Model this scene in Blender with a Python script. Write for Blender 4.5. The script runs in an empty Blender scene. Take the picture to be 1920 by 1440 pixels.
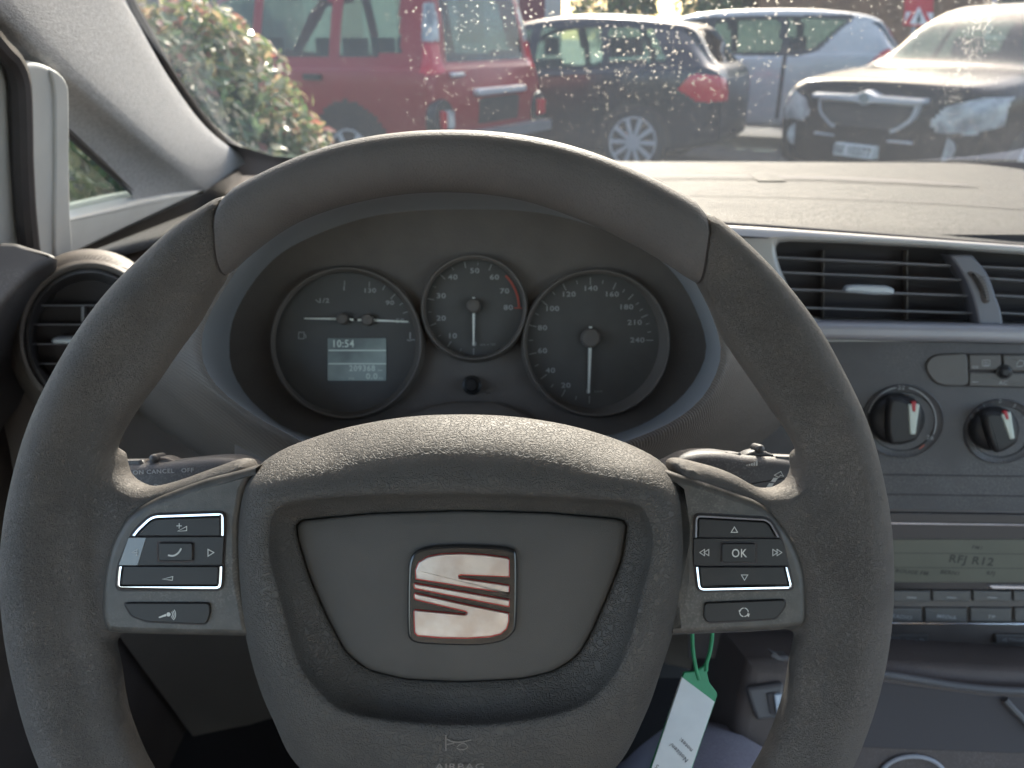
import bpy, bmesh, math, random
from mathutils import Vector, Matrix, geometry
R = math.radians
random.seed(7)
# ------------------------------------------------------------------ camera, world, sun, exposure
FP, PITCH = 1450.0, R(24.2)
CAM = Vector((0, 0, 1.25))
cp, sp = math.cos(PITCH), math.sin(PITCH)
S = bpy.context.scene
col = S.collection
cd = bpy.data.cameras.new('camera'); cam = bpy.data.objects.new('camera', cd); col.objects.link(cam)
cam.location = CAM; cam.rotation_euler = (R(90) - PITCH, 0, 0)
cd.sensor_width = 36; cd.lens = 36 * FP / 1920; cd.clip_start = 0.02; cd.clip_end = 2000
cd.dof.use_dof = True; cd.dof.focus_distance = 0.34; cd.dof.aperture_fstop = 13
S.camera = cam
SUN_EL, SUN_AZ = 29, 6
w = bpy.data.worlds.new('World'); S.world = w; w.use_nodes = True
nt = w.node_tree; bg = nt.nodes['Background']
sky = nt.nodes.new('ShaderNodeTexSky'); sky.sky_type = 'NISHITA'; sky.sun_disc = False
sky.sun_elevation = R(SUN_EL); sky.sun_rotation = R(SUN_AZ); sky.dust_density = 3.5; sky.ozone_density = 0.4; sky.air_density = 1.0
nt.links.new(sky.outputs[0], bg.inputs[0]); bg.inputs[1].default_value = 0.15
sd = bpy.data.lights.new('sun', 'SUN'); sun = bpy.data.objects.new('sun', sd); col.objects.link(sun)
sd.energy = 2.7; sd.angle = R(0.5); sd.color = (1.0, 0.95, 0.86)
sdir = Vector((math.sin(R(SUN_AZ)) * math.cos(R(SUN_EL)), math.cos(R(SUN_AZ)) * math.cos(R(SUN_EL)), math.sin(R(SUN_EL))))
sun.rotation_euler = (-sdir).to_track_quat('-Z', 'Y').to_euler()
S.view_settings.view_transform = 'Standard'; S.view_settings.look = 'None'
S.view_settings.exposure = 2.65; S.view_settings.gamma = 1.0
S.render.engine = 'CYCLES'
S.cycles.use_denoising = True
S.cycles.max_bounces = 10; S.cycles.transparent_max_bounces = 24; S.cycles.transmission_bounces = 8
S.cycles.sample_clamp_indirect = 6.0
S.cycles.caustics_reflective = False; S.cycles.caustics_refractive = False

# ------------------------------------------------------------------ helpers
def ray(px, py):
    a = (px - 960) / FP; b = (720 - py) / FP
    return Vector((a, cp + sp * b, -sp + cp * b))
def at(px, py, D): return CAM + ray(px, py) * D
def tag(o, label=None, cat=None, group=None, kind=None):
    if label: o['label'] = label
    if cat: o['category'] = cat
    if group: o['group'] = group
    if kind: o['kind'] = kind
    return o
def empty(name, mat=None, label=None, cat=None, group=None):
    o = bpy.data.objects.new(name, None); col.objects.link(o); o.empty_display_size = .05
    if mat is not None: o.matrix_world = mat
    return tag(o, label, cat, group)
def mk(name, vf, mat, parent=None, smooth=True, ang=35, label=None):
    v, f = vf[0], vf[1]
    me = bpy.data.meshes.new(name); me.from_pydata([tuple(p) for p in v], [], f); me.validate()
    bm = bmesh.new(); bm.from_mesh(me); bmesh.ops.recalc_face_normals(bm, faces=bm.faces); bm.to_mesh(me); bm.free()
    me.materials.append(mat)
    if smooth:
        me.shade_smooth(); me.set_sharp_from_angle(angle=R(ang))
        for pg in me.polygons:
            if len(pg.vertices) > 5: pg.use_smooth = False
    o = bpy.data.objects.new(name, me); col.objects.link(o)
    if parent: o.parent = parent
    if label: o['label'] = label
    return o
def join(*vfs):
    V, Fc = [], []
    for v, f in vfs:
        n = len(V); V += list(v); Fc += [tuple(i + n for i in q) for q in f]
    return V, Fc
class Fr:                                   # a real plane in space; local coords u right, v up, h out of it
    def __init__(s, O, N, X=(1, 0, 0)):
        s.O = Vector(O); s.N = Vector(N).normalized(); X = Vector(X)
        s.U = (X - s.N * X.dot(s.N)).normalized(); s.V = s.N.cross(s.U)
        s.M = Matrix((( s.U.x, s.V.x, s.N.x, s.O.x), (s.U.y, s.V.y, s.N.y, s.O.y), (s.U.z, s.V.z, s.N.z, s.O.z), (0, 0, 0, 1)))
    def p(s, px, py, h=0.0):
        r = ray(px, py); t = ((s.O + s.N * h) - CAM).dot(s.N) / r.dot(s.N)
        d = CAM + r * t - s.O
        return Vector((d.dot(s.U), d.dot(s.V), h))
    def root(s, name, label, cat, group=None): return empty(name, s.M, label, cat, group)
def cr(pts, n=6, closed=True):
    out = []; N = len(pts)
    rng = range(N) if closed else range(N - 1)
    g = (lambda i: pts[i % N]) if closed else (lambda i: pts[max(0, min(N - 1, i))])
    for i in rng:
        p0, p1, p2, p3 = g(i - 1), g(i), g(i + 1), g(i + 2)
        for k in range(n):
            t = k / n
            out.append(tuple(.5 * ((2 * b) + (-a + c) * t + (2 * a - 5 * b + 4 * c - d) * t * t + (-a + 3 * b - 3 * c + d) * t ** 3) for a, b, c, d in zip(p0, p1, p2, p3)))
    if not closed: out.append(tuple(pts[-1]))
    return out
def rp(pts, r=4, n=4):                      # polygon with rounded corners
    out = []; N = len(pts)
    for i in range(N):
        p = Vector(pts[i]); a = Vector(pts[i - 1]); b = Vector(pts[(i + 1) % N])
        da, db = a - p, b - p
        q = min(r, da.length * .45, db.length * .45)
        s, e = p + da.normalized() * q, p + db.normalized() * q
        for k in range(n + 1):
            t = k / n; out.append(tuple(s * (1 - t) ** 2 + p * 2 * t * (1 - t) + e * t * t))
    return out
def rect(x0, y0, x1, y1, r=3): return rp([(x0, y0), (x1, y0), (x1, y1), (x0, y1)], r)
def circ(cx, cy, r, n=48, ry=None): return [(cx + r * math.cos(2 * math.pi * k / n), cy + (ry or r) * math.sin(2 * math.pi * k / n)) for k in range(n)]
def inset(P, d):                            # 2D polygon inset by d (any winding)
    N = len(P); A = sum(P[i][0] * P[(i + 1) % N][1] - P[(i + 1) % N][0] * P[i][1] for i in range(N))
    sgn = 1 if A > 0 else -1; out = []
    for i in range(N):
        a, p, b = Vector(P[i - 1][:2]), Vector(P[i][:2]), Vector(P[(i + 1) % N][:2])
        t1 = (p - a); t2 = (b - p)
        if t1.length < 1e-9: t1 = t2
        if t2.length < 1e-9: t2 = t1
        t1 = t1.normalized(); t2 = t2.normalized()
        n = Vector((-t1.y - t2.y, t1.x + t2.x)); L = n.length
        n = n / L if L > 1e-6 else Vector((-t1.y, t1.x))
        m = max(.45, L / 2)
        q = p + n * (d * sgn / m); out.append((q.x, q.y))
    return out
def rings(RS, cap0=False, cap1=True, closed=True):
    V = []; Fc = []; n = len(RS[0])
    for r in RS: V += list(r)
    for k in range(len(RS) - 1):
        for i in range(n if closed else n - 1):
            j = (i + 1) % n
            Fc.append((k * n + i, k * n + j, (k + 1) * n + j, (k + 1) * n + i))
    if cap0: Fc.append(tuple(range(n)))
    if cap1: Fc.append(tuple(range((len(RS) - 1) * n, len(RS) * n)))
    return V, Fc
def dedupe(P, d=.7):
    out = []
    for p in P:
        if not out or math.hypot(p[0] - out[-1][0], p[1] - out[-1][1]) > d: out.append(p)
    while len(out) > 3 and math.hypot(out[0][0] - out[-1][0], out[0][1] - out[-1][1]) <= d: out.pop()
    return out
def plate(fr, P, h0, h1, bev=.0006, nb=3):  # solid plate with a rounded front edge, outline given on plane h1
    P = dedupe(P)
    L = [fr.p(x, y, h1) for x, y in P]; Q = [(v.x, v.y) for v in L]
    RS = [[Vector((x, y, h0)) for x, y in Q]]
    for k in range(nb + 1):
        a = k / nb * math.pi / 2
        I = inset(Q, bev * (1 - math.cos(a))) if k else Q
        RS.append([Vector((x, y, h1 - bev + bev * math.sin(a))) for x, y in I])
    return rings(RS)
def bowl(fr, P, h0, depth, bev=.001, draft=0.0):   # sunk pocket: rim at h0, floor at h0-depth
    L = [fr.p(x, y, h0) for x, y in P]; Q = [(v.x, v.y) for v in L]
    RS = [[Vector((x, y, h0)) for x, y in Q], [Vector((x, y, h0 - bev)) for x, y in inset(Q, bev)],
          [Vector((x, y, h0 - depth)) for x, y in inset(Q, bev + draft)]]
    return rings(RS)
def resamp(P, c, n):                        # radial resample of a star-shaped outline about c
    out = []; N = len(P)
    for k in range(n):
        a = 2 * math.pi * k / n; d = Vector((math.cos(a), math.sin(a))); best = None
        for i in range(N):
            p = Vector(P[i]) - Vector(c); q = Vector(P[(i + 1) % N]) - Vector(c); e = q - p
            den = d.x * e.y - d.y * e.x
            if abs(den) < 1e-9: continue
            t = (p.x * e.y - p.y * e.x) / den; u = (p.x * d.y - p.y * d.x) / den
            if t > 0 and -1e-6 <= u <= 1 + 1e-6 and (best is None or t > best): best = t
        out.append((c[0] + d.x * best, c[1] + d.y * best))
    return out
def hole_plate(fr, outer, inner, c, h0, h1, n=160, wall=.03, bev=.002):
    O = [fr.p(x, y, h1) for x, y in resamp(outer, c, n)]; I0 = resamp(inner, c, n)
    I = [fr.p(x, y, h1) for x, y in I0]; Q = [(v.x, v.y) for v in I]
    RS = [[Vector((p.x, p.y, h0)) for p in O], O]
    for k in range(4):
        a = k / 3 * math.pi / 2
        RS.append([Vector((x, y, h1 - bev * (1 - math.cos(a)))) for x, y in inset(Q, -bev * (1 - math.sin(a)))])
    RS.append([Vector((x, y, h1 - wall)) for x, y in Q])
    return rings(RS, False, False)
def stroke(fr, pts, wpx, h, closed=False, th=.00012):   # flat raised ribbon
    if closed:
        Q = [tuple(p) for p in pts]; a, b = inset(Q, wpx / 2), inset(Q, -wpx / 2); n = len(Q)
        return [fr.p(x, y, h) for x, y in a + b], [(i, (i + 1) % n, n + (i + 1) % n, n + i) for i in range(n)]
    P = list(pts)
    L = [fr.p(x, y, h) for x, y in P]; wd = (fr.p(P[0][0] + wpx, P[0][1], h) - L[0]).length / 2
    V, Fc = [], []
    for i in range(len(L)):
        a = L[max(0, i - 1)]; b = L[min(len(L) - 1, i + 1)]; t = (b - a); t.z = 0
        t = t.normalized() if t.length > 0 else Vector((1, 0, 0)); n = Vector((-t.y, t.x, 0)) * wd
        V += [L[i] + n, L[i] - n]
    for i in range(len(L) - 1): Fc.append((2 * i, 2 * i + 1, 2 * i + 3, 2 * i + 2))
    return V, Fc
def poly(fr, P, h): return [fr.p(x, y, h) for x, y in P], [tuple(range(len(P)))]
def text(fr, s, px, py, size, h, rot=0, align='CENTER', sx=1.0, shear=0.0, bold=0.0):
    cu = bpy.data.curves.new('t', 'FONT'); cu.body = s; cu.align_x = align; cu.align_y = 'CENTER'
    cu.size = 1; cu.offset = bold; cu.shear = shear; cu.resolution_u = 3; cu.space_character = 1.1
    o = bpy.data.objects.new('t', cu); col.objects.link(o)
    dg = bpy.context.evaluated_depsgraph_get(); me = bpy.data.meshes.new_from_object(o.evaluated_get(dg))
    c = fr.p(px, py, h); k = (fr.p(px + size, py, h) - c).length * 1.38   # size = cap height in px
    ca, sa = math.cos(R(rot)), math.sin(R(rot)); V = []
    for v in me.vertices:
        x, y = v.co.x * k * sx, v.co.y * k
        V.append(Vector((c.x + x * ca - y * sa, c.y + x * sa + y * ca, h)))
    Fc = [tuple(p.vertices) for p in me.polygons]
    bpy.data.objects.remove(o); bpy.data.meshes.remove(me); bpy.data.curves.remove(cu)
    return V, Fc
def lathe(prof, n=48, c=(0, 0), h=0, arc=None):    # prof: (r, z) from outside in
    RS = [[Vector((c[0] + r * math.cos(2 * math.pi * k / n), c[1] + r * math.sin(2 * math.pi * k / n), h + z)) for k in range(n)] for r, z in prof]
    return rings(RS, False, True)
def tube(P, r, n=10, close=False):
    P = [Vector(p) for p in P]; RS = []; up = Vector((.13, .21, .97))
    for i, p in enumerate(P):
        t = (P[min(i + 1, len(P) - 1)] - P[max(i - 1, 0)]).normalized()
        a = t.cross(up).normalized(); b = t.cross(a)
        rr = r[i] if isinstance(r, (list, tuple)) else r
        RS.append([p + (a * math.cos(2 * math.pi * k / n) + b * math.sin(2 * math.pi * k / n)) * rr for k in range(n)])
    return rings(RS, True, True)
def box(x0, x1, y0, y1, z0, z1):
    V = [Vector((x, y, z)) for z in (z0, z1) for y in (y0, y1) for x in (x0, x1)]
    return V, [(0, 1, 3, 2), (4, 5, 7, 6), (0, 1, 5, 4), (2, 3, 7, 6), (0, 2, 6, 4), (1, 3, 7, 5)]

# ------------------------------------------------------------------ materials
def M(name, c, rough=.6, metal=0, spec=.5, bump=None, var=0.0, vs=40, coat=0, trans=0, c2=None, sheen=0):
    m = bpy.data.materials.new(name); m.use_nodes = True; nt = m.node_tree; b = nt.nodes['Principled BSDF']
    b.inputs['Base Color'].default_value = (*c, 1); b.inputs['Roughness'].default_value = rough
    b.inputs['Metallic'].default_value = metal; b.inputs['Specular IOR Level'].default_value = spec
    b.inputs['Coat Weight'].default_value = coat; b.inputs['Coat Roughness'].default_value = .04
    b.inputs['Transmission Weight'].default_value = trans
    if sheen: b.inputs['Sheen Weight'].default_value = sheen; b.inputs['Sheen Roughness'].default_value = .5
    tc = nt.nodes.new('ShaderNodeTexCoord')
    def nz(sc, det=4):
        n = nt.nodes.new('ShaderNodeTexNoise'); n.inputs['Scale'].default_value = sc; n.inputs['Detail'].default_value = det
        nt.links.new(tc.outputs['Object'], n.inputs['Vector']); return n
    if var or c2:
        n = nz(vs); r = nt.nodes.new('ShaderNodeValToRGB')
        k = c2 or tuple(x * (1 - var) for x in c); k1 = c if c2 else tuple(min(1, x * (1 + var)) for x in c)
        r.color_ramp.elements[0].position = .38; r.color_ramp.elements[1].position = .62
        r.color_ramp.elements[0].color = (*k, 1); r.color_ramp.elements[1].color = (*k1, 1)
        nt.links.new(n.outputs['Fac'], r.inputs['Fac']); nt.links.new(r.outputs[0], b.inputs['Base Color'])
        mr = nt.nodes.new('ShaderNodeMapRange'); mr.inputs['To Min'].default_value = max(0, rough - .08); mr.inputs['To Max'].default_value = min(1, rough + .08)
        nt.links.new(n.outputs['Fac'], mr.inputs['Value']); nt.links.new(mr.outputs[0], b.inputs['Roughness'])
    if bump:
        prev = None
        for kind, sc, dist in bump:
            if kind == 'noise': h = nz(sc, 5).outputs['Fac']
            elif kind == 'cell':
                # warped voronoi creases: leather grain
                wn = nz(sc * .6, 3); mix = nt.nodes.new('ShaderNodeMix'); mix.data_type = 'VECTOR'; mix.inputs[0].default_value = .0009 * 12
                nt.links.new(tc.outputs['Object'], mix.inputs[4]); nt.links.new(wn.outputs['Color'], mix.inputs[5])
                v = nt.nodes.new('ShaderNodeTexVoronoi'); v.feature = 'DISTANCE_TO_EDGE'; v.inputs['Scale'].default_value = sc
                nt.links.new(mix.outputs[1], v.inputs['Vector'])
                rr = nt.nodes.new('ShaderNodeMapRange'); rr.interpolation_type = 'SMOOTHSTEP'; rr.inputs['From Max'].default_value = .16
                nt.links.new(v.outputs['Distance'], rr.inputs['Value']); h = rr.outputs[0]
            elif kind == 'wave':
                wv = nt.nodes.new('ShaderNodeTexWave'); wv.inputs['Scale'].default_value = sc; wv.inputs['Distortion'].default_value = 1.5; wv.inputs['Detail Scale'].default_value = 3
                wv.bands_direction = 'DIAGONAL'
                nt.links.new(tc.outputs['Object'], wv.inputs['Vector']); h = wv.outputs['Fac']
            bp = nt.nodes.new('ShaderNodeBump'); bp.inputs['Strength'].default_value = 1; bp.inputs['Distance'].default_value = dist
            nt.links.new(h, bp.inputs['Height'])
            if prev: nt.links.new(prev, bp.inputs['Normal'])
            prev = bp.outputs[0]
        nt.links.new(prev, b.inputs['Normal'])
    return m
def thin_glass(name, tint, film=0.0, filmc=(.66, .78, .92), refl=1.0):
    m = bpy.data.materials.new(name); m.use_nodes = True; nt = m.node_tree; nt.nodes.remove(nt.nodes['Principled BSDF'])
    out = nt.nodes['Material Output']; tr = nt.nodes.new('ShaderNodeBsdfTransparent'); tr.inputs[0].default_value = (*tint, 1)
    gl = nt.nodes.new('ShaderNodeBsdfGlossy'); gl.inputs['Roughness'].default_value = .02; gl.inputs[0].default_value = (refl, refl, refl, 1)
    fr = nt.nodes.new('ShaderNodeFresnel'); ge = nt.nodes.new('ShaderNodeNewGeometry'); io = nt.nodes.new('ShaderNodeMapRange'); io.inputs['To Min'].default_value = 1.5; io.inputs['To Max'].default_value = 1 / 1.5
    nt.links.new(ge.outputs['Backfacing'], io.inputs['Value']); nt.links.new(io.outputs[0], fr.inputs[0])   # a pane reflects the same from both sides
    mx = nt.nodes.new('ShaderNodeMixShader'); nt.links.new(fr.outputs[0], mx.inputs[0]); nt.links.new(tr.outputs[0], mx.inputs[1]); nt.links.new(gl.outputs[0], mx.inputs[2])
    last = mx
    if film:
        tl = nt.nodes.new('ShaderNodeBsdfTranslucent'); tl.inputs[0].default_value = (*filmc, 1)
        n = nt.nodes.new('ShaderNodeTexNoise'); n.inputs['Scale'].default_value = 5; n.inputs['Detail'].default_value = 6
        tc = nt.nodes.new('ShaderNodeTexCoord'); nt.links.new(tc.outputs['Object'], n.inputs['Vector'])
        mr = nt.nodes.new('ShaderNodeMapRange'); mr.inputs['To Min'].default_value = film * .7; mr.inputs['To Max'].default_value = film * 1.35
        nt.links.new(n.outputs['Fac'], mr.inputs['Value'])
        m2 = nt.nodes.new('ShaderNodeMixShader'); nt.links.new(mr.outputs[0], m2.inputs[0]); nt.links.new(mx.outputs[0], m2.inputs[1]); nt.links.new(tl.outputs[0], m2.inputs[2]); last = m2
    nt.links.new(last.outputs[0], out.inputs[0]); return m
def wear(m, sc, mask, dark, amt):
    nt = m.node_tree; b = nt.nodes['Principled BSDF']; src = b.inputs['Base Color'].links[0].from_socket
    tc = nt.nodes.new('ShaderNodeTexCoord')
    def n(s_, lo, hi):
        q = nt.nodes.new('ShaderNodeTexNoise'); q.inputs['Scale'].default_value = s_; q.inputs['Detail'].default_value = 3; nt.links.new(tc.outputs['Object'], q.inputs['Vector'])
        r_ = nt.nodes.new('ShaderNodeMapRange'); r_.inputs['From Min'].default_value = lo; r_.inputs['From Max'].default_value = hi; nt.links.new(q.outputs['Fac'], r_.inputs['Value']); return r_.outputs[0]
    mu = nt.nodes.new('ShaderNodeMath'); mu.operation = 'MULTIPLY'; nt.links.new(n(sc, .52, .62), mu.inputs[0]); nt.links.new(n(mask, .48, .62), mu.inputs[1])
    m2 = nt.nodes.new('ShaderNodeMath'); m2.operation = 'MULTIPLY'; m2.inputs[1].default_value = amt; nt.links.new(mu.outputs[0], m2.inputs[0])
    mx = nt.nodes.new('ShaderNodeMix'); mx.data_type = 'RGBA'; nt.links.new(m2.outputs[0], mx.inputs[0]); nt.links.new(src, mx.inputs[6]); mx.inputs[7].default_value = (*dark, 1)
    nt.links.new(mx.outputs[2], b.inputs['Base Color'])
rim_m = M('worn_rim_leather', (0.112, 0.1, 0.089), .62, bump=[('cell', 620, .00022), ('noise', 1300, .0003), ('noise', 90, .0008)], var=.16, vs=38)
rimtop_m = M('rim_foam_skin', (0.128, 0.12, 0.116), .6, bump=[('noise', 1100, .0005), ('noise', 3000, .0002)], var=.07, vs=35)
wear(rim_m, 1000, 14, (.045, .040, .036), .5); wear(rimtop_m, 1000, 30, (.06, .055, .05), .2)
spoke_m = M('spoke_leather', (0.092, 0.081, 0.071), .5, bump=[('cell', 520, .00028), ('noise', 1500, .0003)], var=.1, vs=60)
bag_m = M('grained_airbag_skin', (0.084, 0.076, 0.067), .62, bump=[('cell', 400, .00030)], var=.08, vs=45)
panel_m = M('fine_grain_panel', (0.078, 0.072, 0.065), .58, bump=[('noise', 2600, .00012)], var=.06, vs=30)
trim_m = M('soft_plastic_trim', (0.078, 0.071, 0.062), .42, bump=[('noise', 1600, .00008), ('noise', 120, .0002)], var=.14, vs=160)
key_m = M('gloss_black_key', (0.026, 0.024, 0.023), .40, spec=.35, coat=.0, var=.1, vs=80)
gap_m = M('dark_gap', (0.06, 0.052, 0.051), .8)
chrome_m = M('polished_chrome', (0.774, 0.774, 0.792), .09, metal=1, var=.03, vs=60)
embl_m = M('beige_reflection_chrome', (0.528, 0.468, 0.426), .42, metal=1, bump=[('noise', 70, .0004)], c2=(.62, .60, .58), vs=90)  # beige cabin reflection put into the chrome colour
red_m = M('red_refraction', (.55, .06, .05), .35, coat=.4)
white_m = M('white_print', (.62, .62, .58), .6)
dimw_m = M('dim_print', (0.37, 0.37, 0.355), .6)
darkpl_m = M('dark_dash_plastic', (0.147, 0.125, 0.106), .62, bump=[('noise', 900, .0003)], var=.08, vs=30)
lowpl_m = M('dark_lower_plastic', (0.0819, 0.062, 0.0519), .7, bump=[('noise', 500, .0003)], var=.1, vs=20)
dash_m = M('soft_dash_top', (0.074, 0.071, 0.066), .68, spec=.3, bump=[('cell', 380, .0008), ('noise', 60, .0008)], var=.10, vs=14)
dashd_m = M('dash_side_weave', (0.137, 0.113, 0.0928), .55, bump=[('wave', 220, .0004), ('noise', 900, .0002)], var=.06, vs=20)
silver_m = M('satin_silver_trim', (0.42, 0.4, 0.37), .38, metal=.25, var=.04, vs=20, bump=[('noise', 1500, .00006)])
stack_m = M('stack_plastic', (0.086, 0.08, 0.078), .5, bump=[('noise', 1900, .00015)], var=.08, vs=25)
hood_m = M('hazed_hood_plastic', (0.36, 0.36, 0.365), .7, bump=[('noise', 900, .0003)], var=.04, vs=14)  # pale grey carries the lens haze over this dark hood in its colour
dial_m = M('dial_black', (0.098, 0.092, 0.083), .45, var=.05, vs=60)
slat_m = M('vent_slat', (0.312, 0.312, 0.325), .4)
tab_m = M('vent_tab_silver', (.45, .48, .50), .35, metal=.3)
fabric_m = M('pillar_fabric', (0.4, 0.4, 0.41), .95, bump=[('noise', 700, .0012), ('noise', 2200, .0005)], var=.10, vs=260)
liner_m = M('light_trim', (0.5, 0.505, 0.49), .6, bump=[('noise', 1500, .0001)], var=.04, vs=20)
wear(stack_m, 900, 12, (.26, .25, .23), .35); wear(trim_m, 1100, 30, (.24, .22, .19), .3); wear(dash_m, 700, 10, (.16, .15, .13), .3); wear(lowpl_m, 800, 9, (.2, .18, .17), .25)
seal_m = M('rubber_seal', (.04, .036, .038), .55, var=.08, vs=50)
wind_m = thin_glass('windshield_glass', (.44, .445, .435), film=.009)
qglass_m = thin_glass('quarter_glass', (.42, .48, .44), film=.008)
drop_m = M('water_drop', (.9, .93, .95), .10, trans=.75, spec=.9)
drop_m.node_tree.nodes['Principled BSDF'].inputs['IOR'].default_value = 1.33
lcd_m = M('lcd_grey', (0.468, 0.546, 0.494), .3, c2=(.22, .25, .235), vs=22)
lcdw_m = M('lcd_segment', (0.893, 0.979, 0.864), .4)
olive_m = M('radio_lcd', (0.115, 0.112, 0.08), .35, var=.05, vs=30)
olivet_m = M('radio_lcd_segment', (.035, .036, .026), .5)
green_m = M('green_nylon', (.03, .27, .12), .45, var=.06, vs=200)
paper_m = M('paper_label', (.66, .68, .67), .6, var=.03, vs=60, bump=[('noise', 200, .0002)])
ink_m = M('printed_ink', (.06, .06, .065), .6)
denim_m = M('grey_trousers', (0.281, 0.253, 0.299), .95, bump=[('noise', 1600, .0012), ('noise', 20, .004)], var=.12, vs=500, sheen=.3)
asph_m = M('asphalt', (.055, .055, .056), .85, bump=[('noise', 120, .004)], var=.25, vs=6)
def paint(n, c, r=.32, m=.0, ct=.6): return M(n, c, r, metal=m, coat=ct, var=.05, vs=3)

# ================================================================== STEERING WHEEL
FWD = Vector((0, cp, -sp))
WF = Fr(CAM + ray(842, 1076) * .33, -FWD)
WC = (842, 1076)
wheel = WF.root('steering_wheel', 'worn dark grey three spoke steering wheel filling the foreground in front of the gauges', 'steering wheel')
def pol(pts): # px points -> list of (angle deg, radius px)
    return sorted(((math.degrees(math.atan2(WC[1] - y, x - WC[0])) % 360), math.hypot(x - WC[0], y - WC[1])) for x, y in pts)
inner = pol([(447, 500), (556, 420), (640, 390), (712, 374), (869, 365), (973, 378), (1067, 409), (1171, 456), (1254, 503), (1300, 534),
             (1318, 557), (1349, 637), (1385, 690), (1435, 764), (1477, 820), (1498, 862), (1500, 930), (1500, 1060), (1490, 1180), (1476, 1233), (1467, 1302),
             (1431, 1402), (1412, 1437), (1340, 1540), (1180, 1650), (842, 1730), (500, 1640), (350, 1530), (284, 1439), (244, 1344), (228, 1240),
             (205, 1160), (195, 1060), (200, 930), (213, 870), (220, 837), (260, 770), (300, 720), (375, 615), (412, 545)])
outer = pol([(840, 238), (640, 262), (437, 350), (333, 413), (263, 480), (230, 507), (160, 593), (100, 693), (50, 803), (27, 887), (5, 1000), (4, 1127),
             (27, 1273), (54, 1371), (81, 1439), (220, 1650), (500, 1845), (842, 1915), (1180, 1845), (1440, 1655), (1604, 1425), (1620, 1386), (1654, 1288),
             (1672, 1191), (1678, 1035), (1671, 950), (1657, 886), (1629, 782), (1587, 695), (1532, 594), (1400, 445), (1318, 380), (1233, 331), (1060, 263)])
def interp(T, a):
    a %= 360; n = len(T)
    for i in range(n):
        a0, r0 = T[i]; a1, r1 = T[(i + 1) % n]
        if i == n - 1: a1 += 360
        aa = a if a >= a0 or i < n - 1 else a + 360
        if i == n - 1 and a < T[0][0]: aa = a + 360
        if a0 <= aa <= a1:
            am, rm = T[i - 1]; ap, rp_ = T[(i + 2) % n]
            t = (aa - a0) / max(1e-6, a1 - a0); return r0 + (r1 - r0) * (t * .6 + .4 * t * t * (3 - 2 * t))
    return T[0][1]
def smoothed(T, s=4):
    base = [interp(T, k) for k in range(360)]
    for _ in range(s): base = [(base[k - 1] + 2 * base[k] + base[(k + 1) % 360]) / 4 for k in range(360)]
    return base
INN, OUT = [q + 6 for q in smoothed(inner, 5)], [q - 12.5 for q in smoothed(outer, 14)]
def rr(T, a): a %= 360; i = int(a); f = a - i; return T[i % 360] * (1 - f) + T[(i + 1) % 360] * f
def skew(a):
    a %= 360; f = lambda q: max(0, 1 - abs(a - q) / 16)
    return -3.9 * f(SL) + 3.1 * f(SR)
SL, SR = 123.0, 52.5
def rim_arc(a0, a1, step=1.5, b0=.0165, shrink=0.0, cap=True, thin=0.0):
    n = max(2, int((a1 - a0) / step)); RS = []
    for i in range(n + 1):
        a = a0 + (a1 - a0) * i / n; sk = skew(a)
        e = min(i, n - i) * (a1 - a0) / n                       # distance (deg) to the end of the piece
        sh = shrink * max(0, 1 - e / .8) if cap else 0
        bb = b0 - sh
        ring = []
        for k in range(36):
            t = 2 * math.pi * k / 36; cx, sy = math.cos(t), math.sin(t); ak = a + sk * cx
            d = (math.cos(R(ak)), -math.sin(R(ak)))
            o = WF.p(WC[0] + d[0] * rr(OUT, ak), WC[1] + d[1] * rr(OUT, ak)); q = WF.p(WC[0] + d[0] * rr(INN, ak), WC[1] + d[1] * rr(INN, ak))
            c = (o + q) / 2; ra = (o - q).length / 2 - sh - thin; u = (o - q).normalized()
            # superellipse flattened a little, thicker toward the outside
            side = max(0, min(1, (abs(math.cos(R(a))) - .45) / .35)); hk_ = 1 - .38 * side * max(0, min(1, (.15 - cx) / .6)) * max(0, sy)
            ring.append(c + u * (ra * math.copysign(abs(cx) ** .92, cx)) + Vector((0, 0, 1)) * (hk_ * bb * math.copysign(abs(sy) ** .95, sy) * (1 + .12 * cx)))
        RS.append(ring)
    return rings(RS, True, True)
mk('rim_top_section', rim_arc(SR + .1, SL - .1, shrink=.0010), rimtop_m, wheel, ang=60)
grip = rim_arc(SL + .1, 360 + SR - .1, shrink=.0012)
def slab(P, rads, h0):                       # rounded slab: list of (inset m, h)
    L = [WF.p(x, y, .0) for x, y in P]; Q = [(v.x, v.y) for v in L]
    RS = [[Vector((x, y, h0)) for x, y in Q]]
    for d, h in rads: RS.append([Vector((x, y, h)) for x, y in inset(Q, d)])
    return rings(RS, True, True)
spl = cr([(150, 850), (208, 850), (216, 885), (236, 908), (270, 917), (330, 902), (400, 877), (455, 862), (470, 900), (458, 1000), (458, 1170), (350, 1188), (225, 1192), (160, 1250), (110, 1180), (95, 1040), (120, 930)], 5)
spr = cr([(1560, 845), (1503, 850), (1500, 885), (1488, 908), (1458, 921), (1427, 917), (1375, 889), (1317, 871), (1262, 862), (1262, 900), (1272, 1000), (1268, 1170), (1350, 1184), (1490, 1186), (1560, 1245), (1600, 1180), (1610, 1040), (1590, 930)], 5)
prof = [(0, -.004), (.0006, -.001), (.002, .0012), (.004, .003), (.0065, .004), (.010, .0045)]
body = mk('rim_grips_and_spokes', join(grip, slab(spl, prof, -.014), slab(spr, prof, -.014)), rim_m, wheel, ang=180)
rm = body.modifiers.new('remesh', 'REMESH'); rm.mode = 'VOXEL'; rm.voxel_size = .0014; rm.use_smooth_shade = True
sm = body.modifiers.new('smooth', 'SMOOTH'); sm.factor = .6; sm.iterations = 9
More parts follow.
